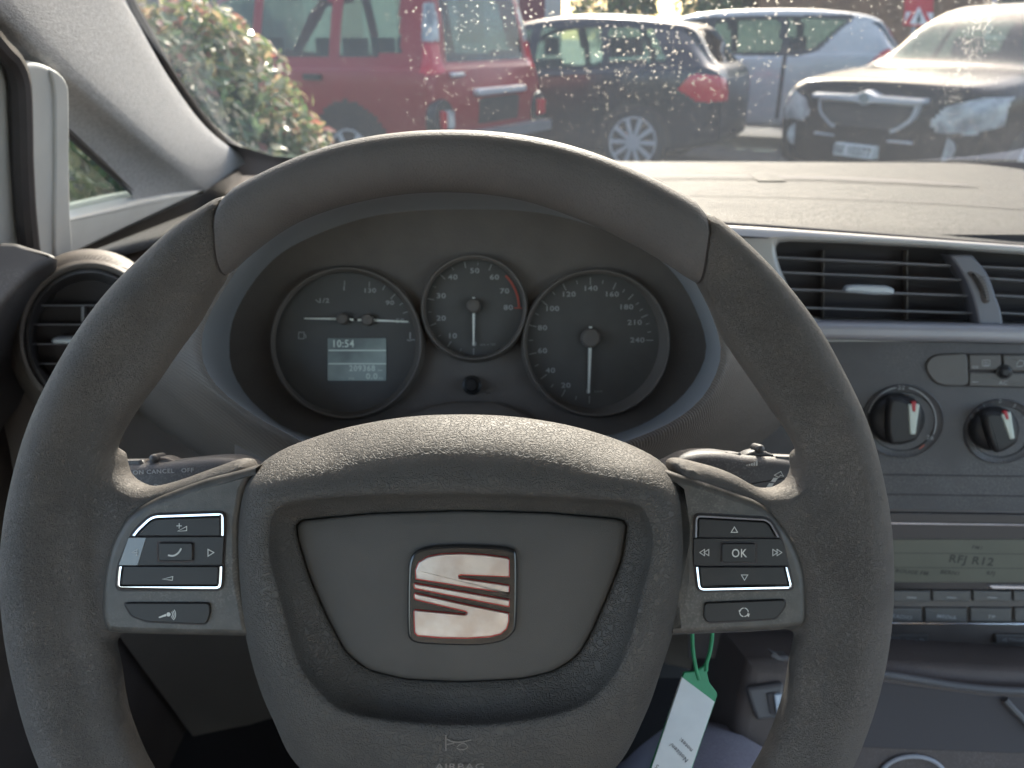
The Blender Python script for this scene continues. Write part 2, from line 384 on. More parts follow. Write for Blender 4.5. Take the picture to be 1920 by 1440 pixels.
for a in (SL, SR):
    mk('seam_ring', rim_arc(a - .15, a + .15, .1, b0=.0150, cap=False, thin=.0012), gap_m, wheel, ang=60)
# bottom spoke behind the airbag
mk('lower_spoke', slab(cr([(700, 1500), (1030, 1500), (1000, 1800), (730, 1800)], 4), [(0, -.012), (.004, -.006)], -.02), darkpl_m, wheel)
# hub shell behind the cover
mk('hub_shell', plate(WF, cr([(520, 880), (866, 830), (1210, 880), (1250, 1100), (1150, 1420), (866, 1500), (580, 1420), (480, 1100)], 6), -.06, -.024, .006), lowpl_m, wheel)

trl = cr([(200, 1188), (189, 1165), (188, 1110), (197, 1050), (213, 1005), (240, 965), (282, 938), (330, 918), (383, 899), (430, 887), (484, 873)], 5, False) + [(460, 922), (450, 985), (451, 1080), (466, 1165), (474, 1198), (440, 1196), (320, 1194), (222, 1191)]
trr = cr([(1244, 879), (1255, 884), (1317, 903), (1375, 923), (1422, 941), (1450, 963), (1477, 996), (1500, 1039), (1513, 1085), (1516, 1141), (1514, 1168), (1503, 1180)], 5, False) + [(1463, 1185), (1404, 1189), (1262, 1194), (1254, 1194), (1264, 1165), (1277, 1080), (1278, 985), (1268, 922)]
tl_ = mk('spoke_trim', plate(WF, trl, -.008, .0068, .0035, 5), trim_m, wheel)
tr_ = mk('spoke_trim', plate(WF, trr, -.008, .0068, .0035, 5), trim_m, wheel)
HT = .0068
def clipy(P, e, keep_above):
    out = []; ins = (lambda p: p[1] <= e) if keep_above else (lambda p: p[1] >= e)
    for i in range(len(P)):
        a, b = P[i - 1], P[i]
        if ins(a) != ins(b): t = (e - a[1]) / (b[1] - a[1]); out.append((a[0] + (b[0] - a[0]) * t, e))
        if ins(b): out.append(tuple(b))
    return out
def pad(parent, outer_px, band, chrome_w, keyL, center, side):
    mk('pad_recess', plate(WF, [(x, y) for x, y in outer_px], HT - .002, HT + .0003, .0002), gap_m, parent)
    # chrome frame in two brackets, above and below the middle key
    O = inset([(x, y) for x, y in outer_px], 3.0); I = inset(O, chrome_w)
    for nm, sel in (('chrome_bracket', lambda y: y < band[0] - .5), ('chrome_bracket', lambda y: y > band[1] + .5)):
        n = len(O)
        idx = [i for i in range(n) if sel((O[i][1] + I[i][1]) / 2)]
        # contiguous run
        start = next(i for i in idx if (i - 1) % n not in idx); run = []
        i = start
        while i % n in idx: run.append(i % n); i += 1
        edge = band[0] - .5 if nm and sel(0) else band[1] + .5
        def ext(P, a, b): # point where segment a->b meets y=edge
            t = (edge - P[a][1]) / ((P[b][1] - P[a][1]) or 1e-6); return (P[a][0] + (P[b][0] - P[a][0]) * t, edge)
        Oo = [ext(O, run[0], (run[0] - 1) % n)] + [O[k] for k in run] + [ext(O, run[-1], (run[-1] + 1) % n)]
        Ii = [ext(I, run[0], (run[0] - 1) % n)] + [I[k] for k in run] + [ext(I, run[-1], (run[-1] + 1) % n)]
        V, Fc = [], []
        def lvl(P, h): return [WF.p(x, y, h) for x, y in P]
        mid1 = [tuple(Vector(a) * .72 + Vector(b) * .28) for a, b in zip(Oo, Ii)]; mid2 = [tuple(Vector(a) * .28 + Vector(b) * .72) for a, b in zip(Oo, Ii)]
        RS = [lvl(Oo, HT), lvl(Oo, HT + .0012), lvl(mid1, HT + .0021), lvl(mid2, HT + .0021), lvl(Ii, HT + .0012), lvl(Ii, HT)]
        mk(nm, rings(RS, False, False, closed=False), chrome_m, parent, ang=50)
        Kp = clipy(dedupe(inset(I, 1.0), 1.0), edge, sel(0))
        ke = mk('rocker_key', plate(WF, Kp, HT, HT + .0016, .0003, 2), key_m, parent)
    mk('side_key', plate(WF, rp(keyL, 3, 3), HT, HT + .0012, .0003, 2), key_m, parent)
    x0, y0, x1, y1 = center
    mk('key_gap', plate(WF, rect(x0 - 3, y0 - 3, x1 + 3, y1 + 3, 5), HT, HT + .0014, .0001), gap_m, parent)
    return mk('centre_key', plate(WF, rect(x0, y0, x1, y1, 5), HT, HT + .0024, .0004, 2), key_m, parent)
pl = empty('button_pad'); pl.parent = wheel
pr_ = empty('button_pad'); pr_.parent = wheel
ol = rp([(282, 962), (424, 957), (424, 1010), (419, 1109), (214, 1109), (218, 1062), (246, 996)], 16, 8)
pad(pl, ol, (1005, 1062), 8, [(241, 1007), (420, 1006), (417, 1060), (221, 1061)], (297, 1018, 361, 1052), 'l')
orr = rp([(1300, 961), (1445, 969), (1468, 1010), (1492, 1108), (1306, 1112), (1298, 1040)], 16, 8)
pad(pr_, orr, (1008, 1063), 7, [(1301, 1009), (1464, 1010), (1481, 1061), (1301, 1061)], (1354, 1019, 1417, 1055), 'r')
mk('bright_side_panel', plate(WF, [(241, 1008), (274, 1008), (258, 1060), (222, 1060)], HT, HT + .0014, .0001, 1), M('grey_gloss', (0.077, 0.0805, 0.077), .25, coat=.5), pl)
hk = HT + .00175; hc = HT + .0027; hs = HT + .0016
mk('print_marks', join(stroke(WF, [(331, 986), (341, 986)], 1.5, hk), stroke(WF, [(336, 981), (336, 991)], 1.5, hk), stroke(WF, [(333, 996), (350, 987), (350, 995)], 1.4, hk, True),
     stroke(WF, [(305, 1086), (324, 1081), (323, 1088)], 1.4, hk, True), stroke(WF, [(258, 1036), (247, 1036), (257, 1030), (257, 1042)], 1.3, hs + .0001, False), stroke(WF, [(390, 1030), (390, 1043), (401, 1036)], 1.6, hs, True),
     stroke(WF, cr([(315, 1041), (325, 1042), (334, 1037), (340, 1028)], 5, False), 3.2, hc)), white_m, pl)
mk('print_marks', join(text(WF, 'OK', 1386, 1038, 16, hc, sx=.85, bold=.01), stroke(WF, [(1371, 998), (1383, 998), (1377, 988)], 1.4, hk, True), stroke(WF, [(1390, 1078), (1402, 1078), (1396, 1088)], 1.4, hk, True),
     *[stroke(WF, [(x, 1036), (x + 9 * s, 1030), (x + 9 * s, 1042)], 1.3, hs, True) for x, s in ((1312, 1), (1320, 1), (1458, -1), (1466, -1))]), white_m, pr_)
lo_l = rp([(231, 1131), (392, 1131), (394, 1150), (386, 1171), (275, 1166), (246, 1156)], 8, 5)
lo_r = rp([(1322, 1131), (1472, 1125), (1473, 1138), (1455, 1161), (1328, 1168), (1320, 1158)], 7, 5)
for nm, P, par, marks in (('voice_key', lo_l, tl_, [poly(WF, [(297, 1157), (311, 1151), (312, 1155), (299, 1159)], HT + .0016), poly(WF, circ(316, 1152, 4, 14), HT + .0016)] + [stroke(WF, [(316 + r * math.cos(R(a)), 1152 - r * math.sin(R(a))) for a in range(-50, 55, 15)], 1.5, HT + .0016) for r in (7.5, 10.5, 13.5)]),
                          ('cycle_key', lo_r, tr_, [stroke(WF, [(1395 + 8 * math.cos(R(a + q)), 1148 - 8 * math.sin(R(a + q))) for a in range(0, 80, 13)], 1.8, HT + .0016) for q in (5, 95, 185, 275)] + [poly(WF, [(1385, 1144), (1390, 1144), (1386, 1149)], HT + .0016), poly(WF, [(1400, 1154), (1406, 1150), (1404, 1157)], HT + .0016)])):
    mk('key_gap', plate(WF, inset(P, -2.5) if False else [(x + (x - sum(a for a, _ in P) / len(P)) * .02, y + (y - sum(b for _, b in P) / len(P)) * .1) for x, y in P], HT - .001, HT + .0002, .0001), gap_m, par)
    k = mk(nm, plate(WF, P, HT, HT + .0015, .0004, 2), key_m, par)
    mk('print_mark', join(*marks), white_m, par)

# airbag cover
BC = (866, 1110); NB = 180
ab_out = cr([(868, 777), (960, 781), (1050, 794), (1130, 815), (1200, 842), (1246, 872), (1273, 920), (1282, 990), (1281, 1080), (1266, 1170), (1240, 1255), (1210, 1340), (1154, 1440), (1040, 1530), (866, 1570),
             (690, 1530), (562, 1440), (512, 1350), (480, 1270), (456, 1170), (447, 1080), (445, 995), (455, 922), (478, 880), (530, 843), (610, 813), (680, 795), (770, 781)], 6)
ab_rdg = cr([(866, 925), (1000, 930), (1120, 937), (1185, 944), (1210, 962), (1222, 1007), (1219, 1053), (1205, 1106), (1188, 1170), (1168, 1235), (1134, 1286), (1084, 1325), (985, 1351), (868, 1360), (730, 1351), (640, 1330), (590, 1285),
             (560, 1240), (539, 1170), (522, 1106), (508, 1053), (506, 1007), (512, 968), (534, 946), (592, 936), (720, 928)], 5)
ab_pan = rp([(553, 976), (700, 962), (868, 957), (1030, 961), (1178, 974), (1166, 1050), (1140, 1115), (1112, 1180), (1085, 1228), (1040, 1258), (980, 1272), (868, 1278), (760, 1273), (690, 1256), (648, 1222), (610, 1150), (580, 1080), (560, 1015)], 18, 5)
A0, A1, A2 = [resamp(P, BC, NB) for P in (ab_out, ab_rdg, ab_pan)]
def mixr(P, Q, t): return [(a[0] + (b[0] - a[0]) * t, a[1] + (b[1] - a[1]) * t) for a, b in zip(P, Q)]
AH = .020
RS = [[WF.p(x, y, -.035) for x, y in mixr(A0, A1, .04)]]
def topw(p):
    v = (BC[1] - p[1]) / math.hypot(p[0] - BC[0], p[1] - BC[1]); q = min(1, max(0, (v - .42) / .33)); b = min(1, max(0, (-v - .55) / .3)); return q * q * (3 - 2 * q) + .55 * b * b * (3 - 2 * b)
TW = [topw(p) for p in A0]
for t, hd_, hs in ((0, -.028, -.012), (.03, -.0225, -.008), (.08, -.018, -.0045), (.16, -.013, -.001), (.28, -.0072, .0018), (.42, -.002, .0036), (.58, .0015, .0048), (.74, .0035, .0052), (.88, .0045, .005), (.96, .0042, .0045), (1, .0035, .0035)):
    RS.append([WF.p(x, y, hd_ * w_ + hs * (1 - w_) - .006 + AH) for (x, y), w_ in zip(mixr(A0, A1, t), TW)])
for t, h in ((.06, .001), (.16, -.0028), (.4, -.0068), (.75, -.0105), (.96, -.0122), (1, -.0134), (1.01, -.018)):
    RS.append([WF.p(x, y, h - .006 + AH) for x, y in mixr(A1, A2, t)])
bag = mk('airbag_cover', rings(RS, False, True), bag_m, wheel, ang=80)
A3 = mixr(A2, [BC] * NB, .004)
RS = []
for t, h in ((0.004, -.026), (.004, -.0185), (.009, -.0172), (.018, -.0166), (.05, -.0162), (.2, -.0155), (.5, -.0146), (.8, -.0142)):
    RS.append([WF.p(x, y, h + AH) for x, y in mixr(A2, [BC] * NB, t)])
pan = mk('centre_panel', rings(RS, False, True), panel_m, bag, ang=60)
# horn pictogram + AIRBAG, lit emboss edges put into a paler colour
hE = -.0005 + AH
emb = join(stroke(WF, [(836, 1378), (836, 1408)], 2.2, hE), stroke(WF, cr([(838, 1386), (850, 1391), (868, 1391), (884, 1387)], 4, False), 2, hE), stroke(WF, cr([(856, 1402), (866, 1406), (876, 1402), (874, 1396), (866, 1394)], 4), 1.6, hE), stroke(WF, [(838, 1396), (852, 1393)], 1.6, hE))
# emblem
def E(P): return [(700 + x * .1823, 980 + y * .1823) for x, y in P]
em = empty('emblem'); em.parent = wheel
eb = cr(E([(345, 900), (350, 600), (362, 430), (410, 320), (520, 262), (700, 240), (950, 235), (1300, 250), (1425, 275), (1472, 330), (1482, 600), (1472, 1040), (1430, 1150), (1330, 1225), (1150, 1262), (1000, 1270), (600, 1260), (430, 1240), (362, 1190), (348, 1100)]), 4)
mk('emblem_base', plate(WF, eb, -.018 + AH, -.0122 + AH, .0012, 4), M('emblem_black', (.018, .018, .018), .25, coat=.5), em)
S1 = E([(430, 585), (428, 490), (462, 405), (560, 345), (700, 318), (900, 310), (1150, 325), (1380, 356), (1402, 380), (1404, 562), (895, 542), (878, 552), (890, 566), (1396, 640), (1402, 660), (1400, 735)])
S2 = E([(428, 620), (1398, 790), (1404, 800), (1402, 868), (1385, 870), (428, 686), (415, 670), (415, 635)])
S3 = E([(428, 720), (1000, 848), (1396, 928), (1398, 1020), (1375, 1095), (1315, 1150), (1200, 1180), (960, 1195), (700, 1190), (450, 1168), (418, 1135), (412, 915), (425, 893), (940, 942), (962, 932), (945, 918), (428, 797), (415, 775), (416, 735)])
for P in (S1, S2, S3):
    P = rp(P, 1.2, 2)
    ol_ = mk('refraction_outline', plate(WF, P, -.0125 + AH, -.0116 + AH, .0002), red_m, em)  # under-plate whose red stands in for refraction at the strokes
    mk('chrome_stroke', plate(WF, inset(P, 1.9), -.012 + AH, -.0108 + AH, .0003), embl_m, em)
mk('horn_mark', emb, M('horn_lit_tone', (.19, .17, .155), .45), bag)  # horn and lettering materials both carry the emboss highlight in their colour
mk('airbag_lettering', text(WF, 'AIRBAG', 862, 1438, 12, hE, bold=.006, sx=1.5), M('airbag_lit_tone', (.19, .17, .155), .45), bag)

# ================================================================== COLUMN, STALKS, KEY TAG
SF_ = Fr(CAM + FWD * .405, -FWD)
colm = SF_.root('steering_column_shroud', 'dark plastic steering column shroud behind the airbag hub', 'column shroud')
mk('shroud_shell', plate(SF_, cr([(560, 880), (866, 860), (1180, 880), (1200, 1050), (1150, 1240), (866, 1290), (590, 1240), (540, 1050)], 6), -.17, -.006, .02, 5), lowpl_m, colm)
# left stalk
st = SF_.root('left_indicator_stalk', 'indicator stalk with ON CANCEL OFF printing behind the left spoke', 'control stalk'); st.name = 'indicator_stalk'
PL = cr([(150, 878), (215, 872), (290, 869), (340, 864), (400, 859), (440, 863), (480, 882), (560, 900), (560, 980), (300, 980), (150, 975)], 5)
mk('stalk_body', plate(SF_, PL, -.02, .004, .0075, 7), stack_m, st)
mk('stalk_cap', plate(SF_, rp([(150, 867), (262, 863), (272, 871), (262, 874), (150, 879)], 3), -.012, -.001, .003), stack_m, st)
mk('turn_collar', join(plate(SF_, cr([(268, 874), (280, 862), (300, 857), (318, 861), (333, 870), (310, 876), (290, 877)], 4), -.014, -.003, .002), plate(SF_, circ(285, 860, 8, 20), -.012, .0, .002)), stack_m, st)
mk('tip_button', plate(SF_, cr([(334, 866), (345, 861), (370, 861), (378, 865), (368, 870), (340, 871)], 4), -.012, -.002, .002), stack_m, st)
mk('print_marks', join(text(SF_, 'ON CANCEL   OFF', 306, 884, 8, .0042, rot=2.5, sx=1.15, bold=.02), stroke(SF_, [(248, 912), (262, 909), (270, 914), (268, 922)], 1.5, .0042), stroke(SF_, [(285, 918), (290, 908), (302, 911)], 1.5, .0042)), dimw_m, st)
st2 = SF_.root('wiper_stalk', 'wiper stalk with arrow and wiper pictograms behind the right spoke', 'control stalk')
PR = cr([(1180, 960), (1200, 890), (1240, 876), (1264, 865), (1290, 853), (1320, 848), (1360, 849), (1400, 855), (1455, 858), (1500, 863), (1560, 868), (1560, 980), (1300, 985)], 5)
mk('stalk_body', plate(SF_, PR, -.02, .004, .0075, 7), stack_m, st2)
mk('stalk_cap', plate(SF_, rp([(1452, 854), (1560, 858), (1560, 872), (1450, 866)], 3), -.012, -.001, .003), stack_m, st2)
mk('turn_collar', join(plate(SF_, cr([(1392, 857), (1405, 848), (1425, 844), (1445, 850), (1456, 858), (1430, 863), (1405, 863)], 4), -.014, -.003, .002), plate(SF_, circ(1428, 842, 8, 20), -.012, .0, .002)), stack_m, st2)
mk('tip_button', plate(SF_, cr([(1355, 852), (1365, 848), (1388, 850), (1392, 855), (1375, 858)], 4), -.012, -.002, .002), stack_m, st2)
mk('print_marks', join(*[poly(SF_, [(1399 + 4.6 * k, 873), (1399 + 4.6 * k, 872 - 1.6 * k), (1402 + 4.6 * k, 871 - 1.6 * k), (1402 + 4.6 * k, 873)], .0043) for k in range(5)],
     text(SF_, 'CH', 1313, 879, 6, .0042, sx=1.3, rot=-3), poly(SF_, [(1333, 873), (1339, 881), (1335, 881), (1335, 887), (1331, 887), (1331, 881), (1327, 881)], .0042),
     poly(SF_, [(1434, 918), (1442, 906), (1451, 906), (1444, 919)], .0042), poly(SF_, [(1445, 903), (1450, 896), (1459, 896), (1453, 904)], .0042), stroke(SF_, [(1452, 891), (1464, 884), (1469, 893), (1464, 891), (1460, 895)], 1.3, .0042, True),
     stroke(SF_, [(1477, 900), (1490, 900), (1486, 909), (1477, 909)], 1.5, .0042, True), stroke(SF_, [(1488, 888), (1499, 887), (1499, 896), (1489, 896)], 1.5, .0042, True), text(SF_, 'OFF', 1475, 919, 6, .0042)), white_m, st2)
# key tag
TF = Fr(CAM + FWD * .44, (Vector((.12, 0, 0)) - FWD))
tg = TF.root('key_tag', 'white paper key label on a green plastic loop hanging from the ignition', 'key tag')
mk('tag_holder', plate(TF, rp([(1283, 1261), (1304, 1259), (1318, 1251), (1328, 1238), (1326, 1262), (1330, 1280), (1344, 1298), (1345, 1305), (1301, 1432), (1278, 1530), (1192, 1520), (1279, 1271)], 3), -.0016, 0, .0005), green_m, tg)
wp = [(1279, 1270), (1340, 1316), (1297, 1440), (1268, 1524), (1192, 1516), (1222, 1440)]
mk('paper_insert', plate(TF, wp, -.001, .0005, .0002), paper_m, tg)
lp = cr([(1311, 1274), (1306, 1258), (1300, 1225), (1298, 1193), (1300, 1165), (1310, 1142), (1322, 1142), (1333, 1165), (1335, 1193), (1331, 1222), (1325, 1243), (1324, 1258)], 5, False)
mk('loop_strap', tube([TF.p(x, y, -.0002) for x, y in lp], .0012, 8), green_m, tg)
mk('tag_lettering', join(text(TF, 'notes:', 1286, 1397, 8.5, .0007, rot=134, bold=.004), text(TF, 'Notizen/', 1273, 1411, 8.5, .0007, rot=134, bold=.004), text(TF, 'S', 1232, 1437, 8, .0007, rot=134)), ink_m, tg)
ig = Fr(CAM + FWD * .47, -FWD)
igr = ig.root('ignition_lock', 'round black ignition lock with key head behind the right spoke', 'ignition lock')
mk('lock_barrel', plate(ig, circ(1330, 1130, 45), -.05, .0, .004), lowpl_m, igr)
mk('key_head', plate(ig, rp([(1300, 1105), (1345, 1110), (1340, 1150), (1302, 1148)], 8), .0, .014, .003), key_m, igr)

# ================================================================== INSTRUMENT CLUSTER
CF = Fr(CAM + FWD * .60, -FWD)
cl = CF.root('instrument_cluster', 'three round dark gauges with a small grey display seen through the steering wheel', 'instrument cluster')
CC = (866, 625)
opn = cr([(378, 655), (388, 600), (432, 525), (505, 425), (640, 362), (868, 335), (1060, 352), (1200, 415), (1292, 510), (1349, 635), (1336, 715), (1280, 778), (1171, 828), (1000, 868), (868, 876), (640, 852), (520, 803), (430, 745), (390, 700)], 6)
op = resamp(opn, CC, 120)
face = resamp(cr([(430, 655), (440, 590), (490, 510), (560, 455), (700, 405), (868, 392), (1030, 402), (1180, 450), (1270, 520), (1322, 630), (1310, 700), (1250, 768), (1150, 815), (1000, 828), (868, 800), (700, 826), (560, 812), (480, 760), (440, 705)], 6), CC, 120)
RS = [[CF.p(x, y, .094) for x, y in op]]
for t, h in ((.25, .07), (.55, .04), (.85, .012), (1, .004)): RS.append([CF.p(x, y, h) for x, y in mixr(op, face, t)])
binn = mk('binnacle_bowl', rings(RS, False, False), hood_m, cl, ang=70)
mk('face_panel', plate(CF, mixr(face, [CC] * 120, -.07), -.03, .004, .002), darkpl_m, cl)
def gauge(nm, dc, dr, rc, r2, marks, extra):
    g = empty(nm); g.parent = cl
    o = CF.p(dc[0], dc[1]); k = .60 / FP
    q = CF.p(rc[0], rc[1], .014)
    kr = (.60 - .014) / FP
    n = 64; RS = []
    for t, h in ((0, .014), (.25, .0165), (.6, .016), (1, .013)):
        RS.append([Vector((q.x + (r2 + 5 - 9 * t) * kr * math.cos(2 * math.pi * i / n), q.y + (r2 + 5 - 9 * t) * kr * math.sin(2 * math.pi * i / n), h)) for i in range(n)])
    RS.append([Vector((o.x + dr * k * math.cos(2 * math.pi * i / n), o.y + dr * k * math.sin(2 * math.pi * i / n), .0055)) for i in range(n)])
    RS.insert(0, [Vector((q.x + (r2 + 8) * kr * math.cos(2 * math.pi * i / n), q.y + (r2 + 8) * kr * math.sin(2 * math.pi * i / n), .003)) for i in range(n)])
    mk('gauge_ring', rings(RS, False, False), darkpl_m, g)
    mk('dial', rings([[Vector((o.x + (dr + 1) * k * math.cos(2 * math.pi * i / n), o.y + (dr + 1) * k * math.sin(2 * math.pi * i / n), .0056)) for i in range(n)]]), dial_m, g)
    mk('dial_numbers', join(*[q for q in marks if len(q[0]) > 8]), dimw_m, g)
    mk('dial_ticks', join(*[q for q in marks if len(q[0]) <= 8]), dimw_m, g)
    return g
hd, hp = .0056, .0060
def ticks(c, r0, r1, angs, w=1.6): return [stroke(CF, [(c[0] + r0 * math.cos(R(a)), c[1] - r0 * math.sin(R(a))), (c[0] + r1 * math.cos(R(a)), c[1] - r1 * math.sin(R(a)))], w, hp) for a in angs]
def nums(L, s=9.5): return [text(CF, t, x, y, s, hp, sx=1.3, bold=.022) for t, x, y in L]
LG = (650, 643)
g1 = gauge('fuel_and_temperature_gauge', LG, 130, (650, 643), 138,
    nums([('1/2', 607, 564), ('1', 645, 541), ('130', 693, 545), ('90', 731, 568), ('50', 750, 602)], 8.5) +
    ticks((648, 606), 62, 72, [142]) + ticks((646, 606), 70, 80, [90]) + ticks((690, 606), 68, 78, [88, 66, 30, 16]) + ticks((690, 606), 62, 78, [47, 1]) +
    [stroke(CF, cr([(769, 623), (769, 636)], 2, False), 3, hp), stroke(CF, [(763, 637), (768, 639), (773, 637), (779, 637)], 2, hp), stroke(CF, [(560, 623), (570, 623), (570, 635), (560, 635)], 1.5, hp, True), stroke(CF, [(572, 626), (574, 634)], 1.5, hp)], None)
TC = (888, 577)
tt = []
for k in range(9): tt += ticks(TC, 76, 88, [270 - k * 33.75]) if k < 6.5 else []
g2 = gauge('tachometer', TC, 92, (889, 577), 95,
    nums([('0', 889, 645), ('10', 848, 630), ('20', 827, 597), ('30', 827, 555), ('40', 849, 520), ('50', 890, 508), ('60', 927, 520), ('70', 946, 546), ('80', 953, 577)]) + tt + ticks(TC, 80, 86, [270 - 33.75 * (k + .5) for k in range(6)], 1) + [text(CF, 'rpm x 100', 914, 646, 4, hp, sx=1.2)], None)
mk('red_zone', join(stroke(CF, [(TC[0] + 85 * math.cos(R(a)), TC[1] - 85 * math.sin(R(a))) for a in range(0, 48, 3)], 4, hp), stroke(CF, [(TC[0] + 76, TC[1] + .5), (TC[0] + 91, TC[1] + .5)], 2.2, hp)), M('red_print', (.48, .10, .07), .6), g2)
SC = (1107, 638)
st_ = []
for k in range(9): st_ += ticks(SC, 104, 118, [270 - k * (180 / 7.0)]) if k < 9 else []
angs = [64, 51, 38, 31, 23, 15, 8, 0]
st_ = ticks(SC, 104, 118, [269, 243, 218, 193, 166, 141, 116, 90, 66, 47, 24, 0]) + ticks(SC, 108, 115, [256, 230, 205, 180, 154, 128, 103, 78, 56, 38, 31, 16, 8], 1.4)
g3 = gauge('speedometer', SC, 126, (1118, 643), 134,
    nums([('0', 1103, 734), ('20', 1061, 723), ('40', 1032, 695), ('60', 1017, 658), ('80', 1017, 615), ('100', 1035, 579), ('120', 1066, 552), ('140', 1107, 541), ('160', 1147, 552), ('180', 1174, 576), ('210', 1190, 605), ('240', 1195, 638)]) + st_ + [text(CF, 'km/h', 1122, 734, 4, hp, sx=1.3)], None)
ndl = M('needle_white', (.85, .85, .76), .5)
def needle(g, c, tip, tail, w=4.4, hub=11):
    hh = .0095
    d = Vector((tip[0] - c[0], tip[1] - c[1])).normalized(); n = Vector((-d.y, d.x))
    a = Vector(c) + d * hub; b = Vector(tip)
    P = [tuple(a + n * w / 2), tuple(b + n * w * .3), tuple(b - n * w * .3), tuple(a - n * w / 2)]
    t0 = Vector(c) - d * (hub + 1); t1 = Vector(tail)
    P2 = [tuple(t0 + n * w / 2), tuple(t1 + n * w / 2), tuple(t1 - n * w / 2), tuple(t0 - n * w / 2)]
    nd = mk('needle', join(plate(CF, P, hh - .001, hh, .0002), plate(CF, P2, hh - .001, hh, .0002)), ndl, g)
    o = CF.p(c[0], c[1], .009)
    mk('needle_hub', lathe([(hub * .6 / FP, -.003), (hub * .6 / FP, .003), (hub * .5 / FP, .0045), (hub * .25 / FP, .005)], 28, (o.x, o.y), .009), darkpl_m, g)
needle(g1, (643, 598), (570, 597), (663, 600)); needle(g1, (690, 600), (765, 603), (670, 600))
needle(g2, (888, 574), (888, 647), (888, 557), 5, 13); needle(g3, (1107, 634), (1104, 737), (1107, 612), 6, 18)
dsp = mk('trip_display', plate(CF, rect(614, 634, 724, 714, 2), .004, .0068, .0003), lcd_m, g1)
mk('display_digits', join(text(CF, '10:54', 643, 645, 14, .0070, sx=.9, bold=.02), stroke(CF, [(616, 657), (724, 657)], 2.6, .0070), stroke(CF, [(616, 682), (724, 682)], 2.6, .0070), text(CF, '209368', 679, 691, 11, .0070, sx=1.0, bold=.02), text(CF, 'km', 713, 694, 4.5, .0070), text(CF, '0.0', 697, 706, 11, .0070, bold=.02, sx=1.1), text(CF, 'km', 714, 709, 4.5, .0070), text(CF, 'trip', 659, 709, 4.5, .0070)), lcdw_m, g1)
rk = CF.p(885, 722, .004)
mk('reset_knob', lathe([(.0075, 0), (.0075, .002), (.0055, .003), (.0052, .010), (.004, .012), (.001, .0123)], 28, (rk.x, rk.y), .004), key_m, cl)
# lower lip wave below the gauges
lip = cr([(440, 742), (480, 782), (540, 808), (600, 820), (650, 823), (710, 810), (770, 776), (830, 756), (886, 752), (945, 758), (1000, 786), (1060, 812), (1127, 822), (1190, 814), (1240, 790), (1300, 742)], 5, False)
lb = [(x, 905 - .00022 * (x - 866) ** 2) for x, y in lip]
mk('lower_lip', rings([[CF.p(*a, .004), CF.p(*a, .0115), CF.p(*mixr([a], [b], .03)[0], .0145), CF.p(*mixr([a], [b], .10)[0], .0165), CF.p(*mixr([a], [b], .5)[0], .022), CF.p(*b, .03)] for a, b in zip(lip, lb)], False, False, closed=False), darkpl_m, cl, ang=70)

# ================================================================== DASHBOARD
KF = Fr(CAM + ray(1480, 455) * .705, (-.25, -1, .24))       # centre stack plane
dash = empty('dashboard', Matrix.Translation((0, .8, 1.0)), 'grey soft dashboard with sunlit top pad, defroster slot and dark lower panels', 'dashboard')
DO = Vector((0, .8, 1.0))
def dl(v): return Vector(v) - DO
def ztop(x, y):
    e = max(0, (-x - .22) / .26); e2 = max(0, (x - .75) / .3)
    return 1.088 - .038 * max(0, (y - .74) / .66) - .055 * min(1.6, e) ** 2 - .06 * e2 ** 2 - .02 * max(0, x - .15) * max(0, 1 - (y - .74) / .6)
def yfront(x):                                # near edge of the pad bows around
    e = max(0, -x - .1); f = max(0, x - .15); return .742 + .023 * min(1, max(0, x) / .15) - .17 * e * e - .27 * f
xs = [-.50 + 1.62 * i / 90 for i in range(91)]
slot = lambda x, y: 0
RS = []
for x in xs:
    r = []
    yf = yfront(x); yb = 1.40 - .06 * x * x
    for j in range(40):
        t = j / 39; y = yf + (yb - yf) * t; r.append(dl((x, y, ztop(x, y))))
    pre = []
    for k in range(8):                        # rolled front edge
        a = (1 - k / 7) * R(75); q = .012
        pre.append(dl((x, yf - q * math.sin(a) * 1.2, ztop(x, yf) - q * (1 - math.cos(a)))))
    RS.append(pre[:-1] + r)
mk('top_pad', rings(RS, False, False, closed=False), dash_m, dash, ang=60)
# thin dark seam + lighter front trim rolling down to the vents
def strip(f0, f1, n=60, x0=.02, x1=1.1, m=6):
    RS = []
    for i in range(n + 1):
        x = x0 + (x1 - x0) * i / n; a, b = Vector(f0(x)), Vector(f1(x)); RS.append([dl(a.lerp(b, k / m) + Vector((0, 0, .004 * math.sin(math.pi * k / m)))) for k in range(m + 1)])
    return rings(RS, False, False, closed=False)
def px_on(px, py, y): r = ray(px, py); return CAM + r * (y / r.y)
def topedge(x):                               # top edge of the stack plane trim
    return (x, .703, 1.0735 - .006 * max(0, x - .3) * 4)
mk('edge_seam', strip(lambda x: (x, yfront(x) - .006, ztop(x, yfront(x)) - .001), lambda x: (x, yfront(x) - .0165, ztop(x, yfront(x)) - .004)), gap_m, dash)
mk('front_trim_roll', strip(lambda x: (x, yfront(x) - .013, ztop(x, yfront(x)) - .002), lambda x: (x, .706 - .26 * (x - .26), 1.0795)), silver_m, dash)
